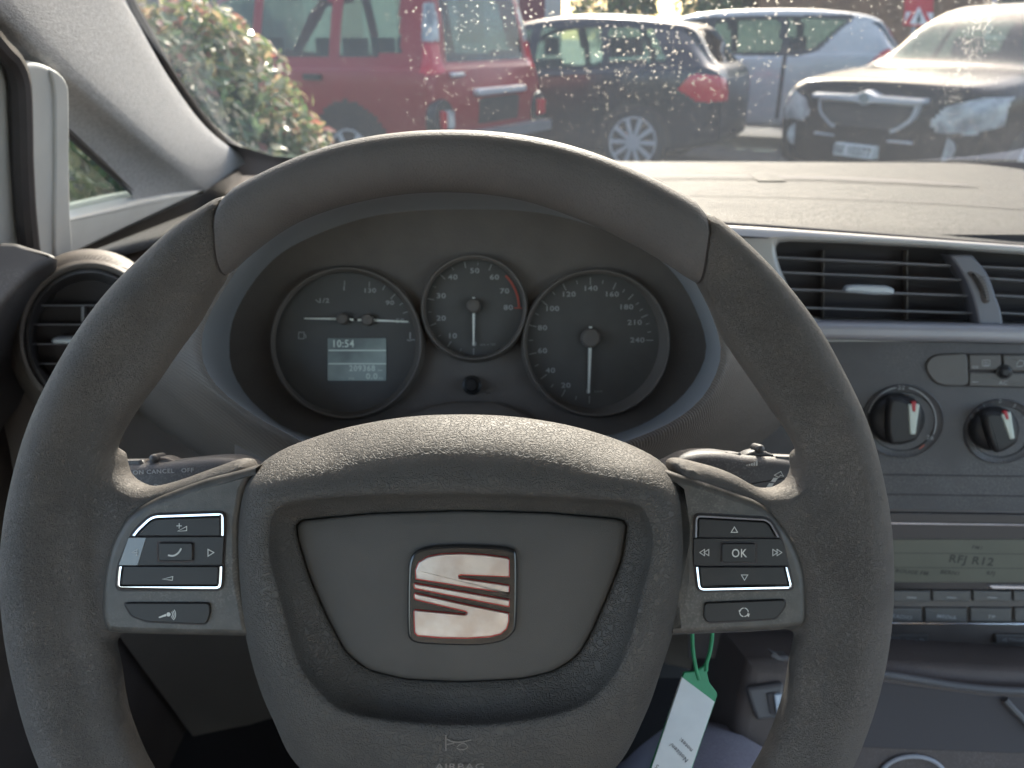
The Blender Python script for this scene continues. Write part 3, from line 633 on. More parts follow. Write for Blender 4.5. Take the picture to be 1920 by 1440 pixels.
# defroster slot and its bridge, on the pad
def padpt(px, py, up=0.0):
    d = ray(px, py); t = .2 / max(1e-6, -d.z)
    for _ in range(30):
        p = CAM + d * t; t *= (CAM.z - ztop(p.x, p.y) - up) / (CAM.z - p.z)
    return dl(CAM + d * t)
def padband(top, bot, up, n=40):
    a, b = cr(top, 8, False), cr(bot, 8, False)
    return rings([[padpt(*p, up) for p in a], [padpt(*p, up) for p in b]], False, False, closed=False)
st1 = [(1180, 329), (1300, 328), (1420, 328), (1560, 330.5), (1700, 337), (1780, 342.5), (1818, 347)]
st2 = [(1180, 335), (1300, 333.5), (1420, 334), (1560, 337), (1700, 343), (1780, 347), (1818, 348.5)]
mk('slot_rim', padband([(x, y - 3.5) for x, y in st1[:-1]] + [(1835, 348)], [(x, y + 3.5) for x, y in st2[:-1]] + [(1835, 352)], .0006), dash_m, dash)
mk('defroster_slot', padband(st1, st2, .0012), gap_m, dash)
mk('slot_bridge', rings([[padpt(*p, .0004) for p in ((1404, 325), (1452, 325), (1474, 340), (1422, 340))], [padpt(*p, .0018) for p in ((1404, 325), (1452, 325), (1472, 339), (1421, 339))]]), dash_m, dash)
mk('cover_line', padband([(1180, 366), (1400, 368), (1650, 376), (1920, 392), (2100, 405)], [(1180, 367.2), (1400, 369.2), (1650, 377.3), (1920, 393.3), (2100, 406.5)], .0004), dash_m, dash)
# dark fascia behind the wheel, from under the pad down to the knees
RS = []
for i in range(61):
    x = -.50 + 1.6 * i / 60; yf = yfront(x)
    zt = ztop(x, yf) - .006
    q_ = min(1, max(0, (x - .08) / .10)); y0 = yf - .004 + .09 * q_ * q_ * (3 - 2 * q_)
    RS.append([dl((x, y0, zt)), dl((x, y0 - .022, zt - .02)), dl((x, y0 - .030, zt - .07)), dl((x, y0 - .035, zt - .14)), dl((x, y0 - .05, zt - .22)), dl((x, y0 - .085, zt - .29)), dl((x, y0 - .075, zt - .33)), dl((x, y0 + .05, zt - .45)), dl((x, y0 + .18, zt - .8))])
mk('lower_fascia', rings(RS, False, False, closed=False), dashd_m, dash, ang=60)
# binnacle hood skin that joins the cluster opening to the pad
def inrim(q, lim=775):
    d = math.hypot(q[0] - WC[0], q[1] - WC[1])
    return q if d < lim else (WC[0] + (q[0] - WC[0]) * lim / d, WC[1] + (q[1] - WC[1]) * lim / d)
RS = []
for k, (t, h) in enumerate(((.01, .094), (-.012, .0945), (-.03, .092), (-.06, .085), (-.12, .06), (-.22, .01), (-.30, -.05), (-.34, -.12))):
    RS.append([CF.M @ CF.p(x, y, h) - DO for x, y in [inrim(q) for q in mixr(op, [CC] * 120, t - .01)]])
mk('binnacle_skin', rings(RS, False, False), dashd_m, dash, ang=70)

# ---------------------------------------------------------------- centre vents (own frame on the stack plane)
cv = KF.root('centre_air_vents', 'pair of slatted centre air vents with curved divider above the climate panel', 'air vent')
vo = rp([(1452, 452), (1600, 457), (1750, 465), (1920, 478), (2100, 492), (2100, 617), (1840, 611), (1530, 604), (1490, 560), (1462, 500)], 22, 6)
fo = [(1290, 425), (2150, 425), (2150, 640), (1290, 632)]
mk('vent_surround', hole_plate(KF, [(1290, 444), (1480, 448), (1600, 451), (1750, 459), (1920, 472), (2150, 487), (2150, 640), (1290, 640)], vo, (1750, 540), -.05, .004, 240, .05, .005), silver_m, cv, ang=50)
mk('vent_back', poly(KF, [(1300, 440), (2130, 440), (2130, 630), (1300, 630)], -.045), gap_m, cv)
def slat(fr, x0, y0, x1, y1, h=-.012, th=3.4, dep=.014):
    P = [fr.p(x0, y0, h), fr.p(x1, y1, h)]; k = .72 / FP * th / 2; V = []
    for p in P:
        V += [p + Vector((0, k * .7, -.001)), p + Vector((0, k * .2, 0)), p + Vector((0, -k, -.0006)), p + Vector((0, -k * .8 - .002, -dep)), p + Vector((0, k * .6 - .002, -dep))]
    return V, [(i, (i + 1) % 5, 5 + (i + 1) % 5, 5 + i) for i in range(5)] + [(0, 1, 2, 3, 4), (5, 6, 7, 8, 9)]
for a, b, c, d in ((1440, 481, 1785, 497), (1450, 509, 1803, 524), (1460, 541, 1818, 554), (1470, 575, 1829, 587), (1837, 499, 2120, 513), (1853, 521, 2120, 538), (1868, 553, 2120, 567), (1875, 586, 2120, 598)):
    mk('slat', slat(KF, a, b, c, d), slat_m, cv)
for x in (1543, 1700): mk('inner_fin', plate(KF, [(x, 470), (x + 3, 470), (x + 3, 606), (x, 606)], -.044, -.030, .0003), darkpl_m, cv)
mk('adjuster_tab', plate(KF, rp([(1582, 546), (1588, 536), (1605, 534), (1665, 536), (1678, 542), (1676, 553), (1640, 553), (1590, 549)], 4), -.014, -.002, .002), tab_m, cv)
div = cr([(1781, 478), (1806, 516), (1823, 556), (1832, 590), (1836, 613)], 4, False) + cr([(1882, 614), (1878, 585), (1868, 556), (1851, 512), (1823, 478)], 4, False)
mk('divider', plate(KF, div, -.03, -.001, .002), M('divider_grey', (.17, .17, .185), .42), cv)
mk('thumbwheel', plate(KF, cr([(1816, 512), (1828, 510), (1846, 522), (1855, 545), (1857, 566), (1845, 568), (1838, 545), (1828, 526)], 4), -.02, .002, .003), darkpl_m, cv)
mk('thumbwheel_ribs', join(*[stroke(KF, [(1833 + k * 1.6, 522 + k * 5.2), (1846 + k * 1.3, 519 + k * 5.6)], 1.4, .0023) for k in range(9)]), gap_m, cv)
mk('chrome_ledge', plate(KF, [(1290, 602), (1500, 604), (1840, 610), (2150, 618), (2150, 652), (1840, 644), (1290, 634)], -.01, .013, .006, 6), M('ledge_satin', (0.329, 0.317, 0.323), .4, metal=.2, var=.05, vs=15), cv).name = 'satin_ledge'

# ---------------------------------------------------------------- climate panel
cp_ = KF.root('climate_panel', 'dark climate control panel with two rotary knobs and AC button', 'control panel')
pf = plate(KF, [(1290, 630), (2150, 650), (2150, 965), (1290, 952)], -.02, .002, .001)
mk('panel_face', pf, stack_m, cp_)
for y in (889, 926): mk('panel_groove', plate(KF, [(1290, y - 5), (2150, y + 7), (2150, y + 9), (1290, y - 3)], 0, .0026, .0001), gap_m, cp_)
cap = cr([(1735, 690), (1741, 673), (1757, 664), (1790, 662), (1918, 663), (2050, 666), (2080, 680), (2080, 715), (2050, 732), (1918, 728), (1800, 725), (1765, 724), (1746, 712)], 5)
mk('button_recess', plate(KF, cap, .0, .0024, .0001), gap_m, cp_)
def stackbtn(P, nm='push_button', r=2): return mk(nm, plate(KF, rp(P, r), .001, .0045, .001), M_btn, cp_)
M_btn = M('stack_button', (0.126, 0.117, 0.104), .5, var=.07, vs=40)
mk('blank_button', plate(KF, cr([(1737, 690), (1743, 674), (1758, 666), (1790, 664), (1812, 665), (1815, 695), (1812, 722), (1768, 722), (1748, 711)], 4), .001, .0045, .0012), M_btn, cp_)
stackbtn([(1817, 665), (1876, 665), (1879, 694), (1818, 694)]); stackbtn([(1818, 698), (1930, 700), (1930, 726), (1817, 724)]); stackbtn([(1880, 665), (1960, 667), (1960, 697), (1883, 695)])
kb = KF.p(1883, 697, .0045); mk('sensor_dome', lathe([(.0065, -.003), (.0065, .001), (.0052, .0012), (.0046, .003), (.0025, .0045)], 24, (kb.x, kb.y), .0045), key_m, cp_)
hb = .0048
mk('button_marks', join(stroke(KF, rect(1842, 675, 1856, 686, 2), 1.4, hb, True), *[stroke(KF, [(x, 677), (x, 688)], 1.2, hb) for x in (1846, 1849, 1852)], text(KF, 'AC', 1881, 718, 8, hb), stroke(KF, cr([(1906, 684), (1912, 676), (1920, 679), (1918, 686), (1908, 687)], 4), 1.5, hb), stroke(KF, rect(1823, 687, 1834, 690, 1), 1.0, hb, True), stroke(KF, [(1823, 716), (1834, 716)], 1.2, hb)), dimw_m, cp_)
def knob(cx, cy, r, kr, ang, arcs, marks):
    g = empty('rotary_knob'); g.parent = cp_
    k = KF.p(cx, cy, .002); s = (KF.p(cx + 1, cy, .002) - k).length
    mk('dial_ring', lathe([(r * s, -.002), (r * s, .0006), ((r - 2) * s, .0012), ((r - 4) * s, .0004), ((kr + 10) * s, -.0002), ((kr + 3) * s, -.0035)], 64, (k.x, k.y), .0035), stack_m, g)
    kc = KF.p(cx - 5, cy + 1, .016)
    mk('knob_dome', lathe([(kr * s, -.012), (kr * s * .99, -.006), (kr * s * .93, -.0015), (kr * s * .8, .001), (kr * s * .5, .002)], 64, (kc.x, kc.y), .012), key_m, g)
    def rot(P): return [(cx - 5 + x * math.cos(R(ang)) - y * math.sin(R(ang)), cy + 1 + x * math.sin(R(ang)) + y * math.cos(R(ang))) for x, y in P]
    q = kr / 53
    mk('grip_bar', plate(KF, rot(cr([(-18 * q, -40 * q), (0, -45 * q), (14 * q, -40 * q), (42 * q, -30 * q), (44 * q, 0), (36 * q, 32 * q), (14 * q, 42 * q), (0, 44 * q), (-18 * q, 40 * q), (-24 * q, 0)], 5)), .010, .022, .004, 5), key_m, g)
    mk('pointer', plate(KF, rot(rp([(17 * q, -33 * q), (39 * q, -33 * q), (31 * q, 24 * q), (20 * q, 24 * q)], 3)), .020, .0232, .0012), M('pointer_ivory', (.62, .66, .56), .4), g)
    mk('pointer_tip', plate(KF, rot(rp([(23 * q, -38 * q), (32 * q, -38 * q), (31 * q, -19 * q), (25 * q, -19 * q)], 2)), .020, .0236, .0006), M('pointer_red', (.45, .02, .03), .4), g)
    mk('scale_print', join(*[stroke(KF, [(cx + rr_ * math.cos(R(a)), cy - rr_ * math.sin(R(a))) for a in range(a0, a1 + 1, 5)], w_, .0046) for rr_, a0, a1, w_ in arcs], *[text(KF, t, x, y, sz, .0046, rot=ro, sx=1.05, bold=.006) for t, x, y, sz, ro in marks]), dimw_m, g)
    return g
g = knob(1691, 790, 77, 53, 0, [(64, 100, 165, 2.2), (64, -22, 78, 2.2)], [('22', 1690, 727, 9, 0), ('26', 1744, 821, 9, 0)])
mk('hot_mark', stroke(KF, [(1724, 842), (1733, 834)], 2.2, .0046), M('hot_red', (.5, .12, .08), .5), g)
knob(1876, 809, 70, 47, -17, [], [('0', 1823, 781, 8, 0), ('*', 1833, 771, 10, 0), ('1', 1845, 761, 8, 25), ('2', 1875, 752, 8, 0), ('3', 1902, 761, 8, -20), ('4', 1922, 783, 8, 0)])

# ---------------------------------------------------------------- radio
rd = KF.root('car_radio', 'car radio with olive display reading RFJ R12 beside the steering wheel', 'radio')
mk('radio_face', plate(KF, [(1290, 948), (2150, 962), (2150, 1248), (1290, 1236)], -.02, .003, .002), darkpl_m, rd)
gl_m = M('gloss_black_bezel', (.035, .03, .028), .22, coat=.5)
mk('gloss_bezel', plate(KF, rp([(1500, 958), (2100, 966), (2100, 1108), (1500, 1106)], 6), .0, .0055, .0015), gl_m, rd)
mk('chrome_line', plate(KF, [(1640, 979), (1860, 982), (2100, 986), (2100, 989), (1860, 986), (1640, 983)], .004, .0068, .0007), chrome_m, rd)  # highlight on the gloss bezel put into a solid chrome strip
dp = mk('display', plate(KF, rect(1560, 1012, 2080, 1092, 3), .004, .0062, .0003), olive_m, rd)
mk('display_text', join(text(KF, 'FM1', 1832, 1027, 8, .0064, bold=.01, shear=.2), text(KF, 'RFJ R12', 1820, 1051, 17.5, .0064, bold=.022, shear=.12, sx=1.0), stroke(KF, [(1560, 1036), (2080, 1040)], 1.2, .0064), stroke(KF, [(1560, 1063), (2080, 1067)], 1.2, .0064),
     text(KF, 'ROUGE FM', 1709, 1073, 8.5, .0064, shear=.2, bold=.025), text(KF, 'BERN1', 1781, 1074, 8.5, .0064, shear=.2, bold=.025), text(KF, 'RFJ', 1857, 1075, 8.5, .0064, shear=.2, bold=.025)), olivet_m, dp)
mk('chrome_line', plate(KF, rp([(1850, 1097), (2100, 1099), (2100, 1107), (1862, 1105)], 2), .004, .0072, .0008), chrome_m, rd)
for x0, x1 in ((1610, 1671), (1674, 1745), (1748, 1821), (1824, 1897), (1900, 1975)):
    b = mk('preset_button', plate(KF, rp([(x0, 1108), (x1, 1109), (x1 - 1, 1129), (x0, 1128)], 2), .002, .0065, .0012), M_btn, rd)
    mk('button_mark', stroke(KF, [((x0 + x1) / 2 - 9, 1120), ((x0 + x1) / 2 + 9, 1121)], 2.2, .0068), dimw_m, b)
for x0, x1, t in ((1640, 1729, 'RADIO'), (1734, 1814, 'MEDIA'), (1819, 1897, 'TP'), (1902, 1980, None)):
    b = mk('source_button', plate(KF, rp([(x0, 1140), (x1, 1141), (x1 - 1, 1167), (x0, 1166)], 2), .002, .0065, .0012), M_btn, rd)
    if t: mk('button_lettering', text(KF, t, (x0 + x1) / 2 if t != 'RADIO' else 1690, 1157, 8.5, .0068, shear=.2, bold=.012), dimw_m, b)
mk('chrome_line', plate(KF, [(1560, 1167), (2100, 1170), (2100, 1174), (1560, 1171)], .002, .0072, .0008), chrome_m, rd)
for x0, x1, t, tx in ((1640, 1742, 'SEEK / TRACK \u25b7', 1697), (1866, 2000, '\u25c1  FOLDER', 1908)):
    b = mk('rocker_button', plate(KF, rp([(x0, 1190), (x1, 1191), (x1 - 4, 1208), (x0, 1207)], 3), .002, .0065, .0014), M_btn, rd)
    s_ = t.replace('\u25b7', '').replace('\u25c1', '').strip()
    mk('button_lettering', join(text(KF, s_, tx, 1200, 6, .0068, shear=.2), stroke(KF, [(1726, 1197), (1726, 1203), (1733, 1200)] if x0 < 1800 else [(1887, 1197), (1887, 1203), (1880, 1200)], 1, .0068, True)), dimw_m, b)
mk('lower_groove', plate(KF, [(1560, 1231), (2100, 1236), (2100, 1238), (1560, 1233)], .002, .0036, .0001), slat_m, rd)

# ---------------------------------------------------------------- centre console below the radio
NF = Fr(CAM + ray(1800, 1290) * .64, (-.10, -1, .55))
cs = NF.root('centre_console', 'dark centre console tray and cup holder below the radio', 'centre console')
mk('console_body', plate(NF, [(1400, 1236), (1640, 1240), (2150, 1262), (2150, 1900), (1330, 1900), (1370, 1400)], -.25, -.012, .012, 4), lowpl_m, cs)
tr = cr([(1560, 1250), (1656, 1264), (1730, 1276), (1794, 1286), (1860, 1293), (1930, 1296), (2120, 1300)], 4, False)
mk('tray_edge', tube([NF.p(x, y, -.004) for x, y in tr], .0032, 10), stack_m, cs)
mk('tray_recess', plate(NF, rp([(1580, 1270), (1700, 1285), (1850, 1305), (2100, 1315), (2100, 1420), (1560, 1400)], 12), -.02, -.0115, .001), gap_m, cs)
mk('tray_side_rib', tube([NF.p(x, y, -.009) for x, y in ((1884, 1312), (1905, 1335), (1940, 1370))], .003, 8), stack_m, cs)
mk('cup_holder_rim', tube([NF.p(1712 + 62 * math.cos(R(a)), 1460 + 42 * math.sin(R(a)), -.010) for a in range(180, 361, 10)], .0018, 8), slat_m, cs)
mk('cable_socket', join(plate(NF, rp([(1400, 1290), (1470, 1280), (1472, 1345), (1420, 1352), (1408, 1320)], 8), -.012, -.006, .003), ), stack_m, cs)
mk('socket_slot', plate(NF, rp([(1437, 1300), (1456, 1298), (1456, 1342), (1444, 1340)], 4), -.012, -.0045, .001), gap_m, cs)
mk('bright_clip', plate(NF, rp([(1452, 1303), (1467, 1301), (1464, 1320), (1457, 1340)], 2), -.006, -.002, .0008), M('clip_grey', (.45, .50, .55), .4), cs)
mk('switch_rim', plate(NF, cr([(1447, 1224), (1460, 1230), (1478, 1231), (1478, 1241), (1466, 1242), (1455, 1236)], 4), -.012, .004, .003), stack_m, cs)

# ---------------------------------------------------------------- left round vent
LF = Fr(CAM + ray(165, 630) * .665, (.18, -1, .22))
lv = LF.root('round_side_air_vent', 'round dark side air vent half hidden behind the left of the steering wheel', 'air vent')
def ringm(prof, c=(168, 632)):
    n = 64; return rings([[LF.p(c[0] + r * math.cos(2 * math.pi * k / n), c[1] + r * 1.06 * math.sin(2 * math.pi * k / n), h) for k in range(n)] for r, h in prof], False, False)
mk('pod_shell', ringm([(156, -.07), (154, -.03), (150, -.012), (144, -.003), (137, .002)]), dashd_m, lv, ang=70)
mk('outer_ring', ringm([(138, -.004), (136, .006), (131, .010), (125, .009), (121, .003)]), darkpl_m, lv, ang=70)
mk('inner_ring', ringm([(122, .000), (119, .007), (114, .008), (108, -.004), (100, -.022)]), stack_m, lv, ang=70)
mk('vent_back', poly(LF, circ(168, 632, 112), -.022), gap_m, lv)
for x0, x1, y in ((72, 230, 572), (62, 260, 608), (60, 260, 645), (62, 230, 682), (90, 240, 716)): mk('slat', slat(LF, x0, y, x1, y, -.006, 3, .012), slat_m, lv)
mk('adjuster_tab', plate(LF, rp([(93, 640), (100, 633), (175, 632), (175, 646), (100, 647)], 4), -.008, .002, .002), tab_m, lv)
mk('inner_fin', plate(LF, [(152, 572), (158, 572), (158, 690), (152, 690)], -.021, -.014, .0003), slat_m, lv)

# ================================================================== LEFT SIDE: pillar, quarter window, door
PF = Fr((-.46, .9, 1.05), (1, 0, -.25), (0, -1, 0))       # u points backwards, plane faces the cabin
pil = PF.root('a_pillar_trim', 'light grey fabric covered windscreen pillar at the upper left', 'windscreen pillar')
cA = cr([(205, -110), (222, -40), (237, 5), (262, 50), (285, 92), (310, 135), (340, 180), (368, 218), (398, 250), (432, 276), (470, 298)], 4, False)
cB = cr([(-120, -110), (-50, -20), (0, 35), (60, 95), (120, 150), (180, 200), (240, 250), (290, 290), (330, 320), (362, 344), (385, 358)], 4, False)
cC = cr([(-260, -20), (-100, 60), (0, 130), (60, 180), (115, 225), (150, 262), (185, 297), (215, 328), (245, 358), (262, 375), (384, 360)], 4, False)
# extend the pillar up beyond the frame towards the roof
RS = []
n = len(cA)
for i in range(n):
    a, b, c = cA[i], cB[i], cC[i]; r = []
    r.append(PF.p(*a, -.03)); r.append(PF.p(*a, -.004)); r.append(PF.p(*mixr([a], [b], .02)[0], .0))
    f = 1 - (i / (n - 1)) ** 6
    for t, h in ((.15, .006), (.35, .012), (.6, .018), (.8, .021), (.93, .021), (1.0, .018)): r.append(PF.p(*mixr([a], [b], t)[0], h * f))
    for t, h in ((.15, .012), (.4, .004), (.75, .000), (1, -.003)): r.append(PF.p(*mixr([b], [c], t)[0], h * f))
    RS.append(r)
mk('pillar_cover', rings(RS, False, False, closed=False), fabric_m, pil, ang=80)
mk('window_seal', tube([PF.p(x + 7, y - 3, -.01) for x, y in cA], .006, 8), seal_m, pil)
qw = PF.root('quarter_window', 'small triangular front quarter window with black seal below the pillar', 'window')
Q3 = [(126, 246), (264, 374), (126, 410)]
mk('quarter_glass', poly(PF, Q3, -.012), qglass_m, qw)
mk('quarter_seal', tube([PF.p(x, y, -.006) for x, y in cr([(118, 240), (160, 278), (210, 324), (261, 372), (250, 379), (195, 392), (118, 411)], 3, False)], .0045, 8), seal_m, qw)
lowl = [(100, 478), (386, 354), (480, 300), (560, 330), (420, 430), (200, 620), (40, 620)]
fr_t = PF.root('window_sill_trim', 'pale plastic sill trim under the quarter window', 'sill trim')
mk('sill_cover', plate(PF, rp([(120, 413), (190, 395), (262, 377), (330, 364), (386, 357), (375, 366), (300, 402), (200, 447), (125, 484)], 3), -.03, .006, .004), liner_m, fr_t)
mk('lower_lip', plate(PF, lowl, -.05, -.022, .002), dashd_m, fr_t)
DFR = Fr(CAM + ray(60, 300) * .66, (1, -.15, -.2), (.1, -1, 0))
dfm = DFR.root('door_window_frame', 'light grey door window frame with dark rubber seal at the left edge', 'window frame')
mk('frame_cover', plate(DFR, cr([(54, 480), (58, 400), (55, 300), (52, 200), (46, 150), (36, 124), (60, 118), (85, 122), (112, 137), (128, 160), (131, 200), (131, 300), (133, 400), (137, 470), (126, 500), (80, 500)], 4), -.02, .004, .004, 5), liner_m, dfm)
mk('frame_edge', plate(DFR, cr([(104, 500), (104, 300), (103, 180), (96, 134), (112, 137), (128, 160), (131, 200), (131, 300), (133, 400), (137, 470), (128, 500)], 4), -.02, .0065, .0025, 5), liner_m, dfm)
mk('rubber_seal', tube([DFR.p(x, y, .0) for x, y in cr([(-40, 40), (0, 88), (22, 112), (36, 150), (40, 220), (42, 300), (48, 400), (58, 490)], 5, False)], .0085, 10), seal_m, dfm)
mk('rear_frame_cover', plate(DFR, [(-200, -60), (-60, 40), (0, 100), (20, 150), (28, 300), (40, 490), (-260, 490)], -.04, -.008, .006), liner_m, dfm)
dr = Fr(CAM + ray(40, 500) * .62, (.5, -.5, .8), (1, 0, 0))
dor = dr.root('front_door_panel', 'dark grey door panel top at the left edge below the window frame', 'door panel')
dp_ = cr([(-200, 452), (0, 450), (50, 458), (108, 481), (60, 510), (0, 572), (-60, 660), (-250, 760), (-400, 600)], 5)
mk('panel_top', plate(dr, dp_, -.2, .004, .006, 5), stack_m, dor)
mk('door_shell', ([Vector(v) for v in ()], []) if False else (lambda b: ([dr.M.inverted() @ v for v in b[0]], b[1]))(box(-.64, -.515, -1.2, 1.35, .25, .985)), lowpl_m, dor)

# ---------------------------------------------------------------- headliner / shell behind (shades the cabin)
roof = empty('car_roof_liner', Matrix.Translation((0, -.2, 1.46)), 'light grey headliner of the car above the driver', 'roof liner')
RS = []
for i in range(17):
    x = -.62 + 1.24 * i / 16 + .24 * (i / 16); q = .05 * (abs(x - .15) / .75) ** 3
    RS.append([Vector((x, y, .035 * math.sin(math.pi * (k / 12)) - q)) for k, y in enumerate([.74 - 2.3 * j / 12 for j in range(13)])] + [Vector((x, y, .03 + .035 * math.sin(math.pi * (k / 12)) - q)) for k, y in reversed(list(enumerate([.74 - 2.3 * j / 12 for j in range(13)])))])
mk('roof_shell', rings(RS, True, True), liner_m, roof)

# windscreen
GF = Fr((0, 1.36, 1.06), (0, -.48, -1), (1, 0, 0))
def gl(x, y): return Vector((x, y, 1.06 + .48 * (1.36 - y)))
ws = empty('windscreen', Matrix.Translation((0, 1.36, 1.06)), 'raked wet windscreen glass above the dashboard', 'windscreen')
wo = Vector((0, 1.36, 1.06))
def bow(x): return .05 * (x - .35) ** 2
RS = []
for i in range(25):
    x = -.62 + 1.9 * i / 24
    RS.append([gl(x, 1.44 - .92 * j / 10) - wo for j in range(11)])
mk('glass_pane', rings(RS, False, False, closed=False), wind_m, ws)
# ceramic black border
fbm = M('frit_black', (.03, .03, .032), .5)
bpx = [(-.62, 1.44), (1.28, 1.44), (1.28, 1.365), (.6, 1.372), (.1, 1.375), (-.30, 1.368), (-.40, 1.34), (-.46, 1.27), (-.62, .95)]
fv = [gl(x, y) - wo + Vector((0, 0, -.003)) for x, y in bpx]
mk('black_border', (fv, [tuple(range(len(fv)))]), fbm, ws, smooth=False)
# raindrops
NW = Vector((0, .48, 1)).normalized()
V, Fc = [], []
T1 = Vector((1, 0, 0)); T2 = NW.cross(T1).normalized()
def drop(px, py, r, hh=.42):
    r *= .72
    d = ray(px, py)   # where the glass is hit
    t = (1.06 + .48 * 1.36 - 1.25) / (d.z + .48 * d.y); p = CAM + d * t
    if p.y < .56 or p.y > 1.35: return
    p = p + NW * .0015 - wo; n0 = len(V); sg = 8; el = 1 + random.random() * .5; an = random.uniform(-.4, .4)
    ca, sa = math.cos(an), math.sin(an)
    for k, (q, z) in enumerate(((1, 0), (.85, .45), (.5, .85))):
        for i in range(sg):
            a = 2 * math.pi * i / sg; u, v = math.cos(a) * q * r, math.sin(a) * q * r * el
            V.append(p + T1 * (u * ca - v * sa) + T2 * (u * sa + v * ca) + NW * (z * r * hh))
    V.append(p + NW * (r * hh)); V.append(p)
    for k in range(2):
        for i in range(sg): j = (i + 1) % sg; Fc.append((n0 + k * sg + i, n0 + k * sg + j, n0 + (k + 1) * sg + j, n0 + (k + 1) * sg + i))
    for i in range(sg): j = (i + 1) % sg; Fc.append((n0 + 2 * sg + i, n0 + 2 * sg + j, n0 + 3 * sg)); Fc.append((n0 + j, n0 + i, n0 + 3 * sg + 1))
for _ in range(560): drop(random.uniform(760, 1500), random.uniform(-60, 235) if random.random() < .8 else random.uniform(0, 295), random.uniform(.0007, .0016))
for _ in range(240): drop(random.gauss(1170, 120), random.gauss(90, 70), random.uniform(.0008, .0017))
for _ in range(140): drop(random.uniform(-400, 2100), random.uniform(-200, 280), random.uniform(.0005, .0012))
for _ in range(240): drop(random.uniform(280, 900), random.uniform(-100, 270), random.uniform(.0004, .0010))
for _ in range(900): drop(random.gauss(1820, 90), random.gauss(265, 32), random.uniform(.0003, .0008))
for _ in range(500): drop(random.uniform(1500, 2000), random.uniform(-40, 290), random.uniform(.0004, .0011))
for k in range(420):     # smeared trickle
    t = random.random(); drop(1855 - 70 * t + random.gauss(0, 14), -10 + 205 * t, random.uniform(.0004, .0014))
ro = mk('raindrops', (V, Fc), drop_m, ws, label=None); ro['kind'] = 'stuff'; ro.location = (0, 0, 0)

# bonnet of the own car, just below the line of sight
bn = empty('car_bonnet', Matrix.Translation((.3, 1.9, .9)), 'dark bonnet of the own car beyond the windscreen', 'bonnet')
RS = []
for i in range(21):
    x = -1.0 + 2.0 * i / 20 - .0
    RS.append([Vector((x, y - .5 + .5, .06 - .16 * ((y + .45) / 1.3) ** 2 - .10 * abs(x) ** 2.5 - .0)) for y in [-.45 + 1.3 * j / 10 for j in range(11)]])
mk('bonnet_skin', rings(RS, False, False, closed=False), paint('bonnet_paint', (.03, .035, .05)), bn)

# driver's legs
pe = empty('person', Matrix.Translation((0, 0, .55)), 'seated driver in grey trousers, knee showing below the key tag', 'person')
sk = [(0, -.18, .05), (.10, -.12, .04), (.15, .18, .11), (.178, .46, .125), (.17, .66, -.16), (.16, .82, -.36), (-.10, -.12, .04), (-.13, .15, .06), (-.15, .40, .03), (-.15, .60, -.18), (-.15, .78, -.36), (.16, .92, -.38), (-.15, .88, -.38)]
ed = [(0, 1), (1, 2), (2, 3), (3, 4), (4, 5), (5, 11), (0, 6), (6, 7), (7, 8), (8, 9), (9, 10), (10, 12)]
rad = [.12, .10, .085, .068, .055, .045, .10, .085, .066, .055, .045, .035, .035]
me = bpy.data.meshes.new('trousers'); me.from_pydata(sk, ed, []); me.materials.append(denim_m)
lo = bpy.data.objects.new('legs', me); col.objects.link(lo); lo.parent = pe
m_ = lo.modifiers.new('skin', 'SKIN'); m_.use_smooth_shade = True
for i, r in enumerate(rad): me.skin_vertices[0].data[i].radius = (r, r); me.skin_vertices[0].data[i].use_root = (i == 0)
ms = lo.modifiers.new('sub', 'SUBSURF'); ms.levels = 2; ms.render_levels = 2
tk = [(0, -.20, .08), (0, -.27, .30), (0, -.32, .48), (0, -.33, .66), (.17, -.32, .62), (-.17, -.32, .62), (0, -.31, .78), (0, -.29, .90)]  # unseen upper body, added to block rear light and bounce fill onto the wheel
te = [(0, 1), (1, 2), (2, 3), (3, 4), (3, 5), (3, 6), (6, 7)]
me = bpy.data.meshes.new('jacket'); me.from_pydata(tk, te, []); me.materials.append(M('beige_fill_jacket', (.50, .44, .38), .9, bump=[('noise', 300, .001)], var=.1, vs=20))
jo = bpy.data.objects.new('unseen_torso', me); col.objects.link(jo); jo.parent = pe
m_ = jo.modifiers.new('skin', 'SKIN'); m_.use_smooth_shade = True
for i, q in enumerate((.15, .15, .15, .14, .09, .09, .07, .10)): me.skin_vertices[0].data[i].radius = (q, q); me.skin_vertices[0].data[i].use_root = (i == 0)
ms = jo.modifiers.new('sub', 'SUBSURF'); ms.levels = 2; ms.render_levels = 2
# floor and seat
flo = empty('car_floor', Matrix.Translation((0, 0, .25)), 'dark carpeted car floor under the dashboard', 'floor')
mk('carpet', box(-.6, 1.2, -1.3, 1.45, -.02, 0), M('carpet', (.035, .03, .03), .95), flo)
mk('bulkhead', box(-.6, 1.2, 1.0, 1.03, 0, .72), M('bulkhead_felt', (.03, .028, .028), .95), flo)
seat = empty('driver_seat', Matrix.Translation((0, -.3, .3)), 'dark fabric driver seat under the person', 'car seat')
mk('seat_cushion', rings([[Vector((x * s, .25 + y * s, z)) for x, y in circ(0, 0, .26, 32)] for s, z in ((.95, 0), (1.0, .08), (.95, .14), (.8, .16))], True, True), denim_m, seat)
mk('seat_back', (lambda b: (b[0], b[1]))(box(-.24, .24, -.34, -.22, .05, .75)), denim_m, seat)

# ================================================================== OUTSIDE
gd = mk('ground', ([(-300, -60, 0), (300, -60, 0), (300, 400, 0), (-300, 400, 0)], [(0, 1, 2, 3)]), asph_m, smooth=False); gd['kind'] = 'structure'

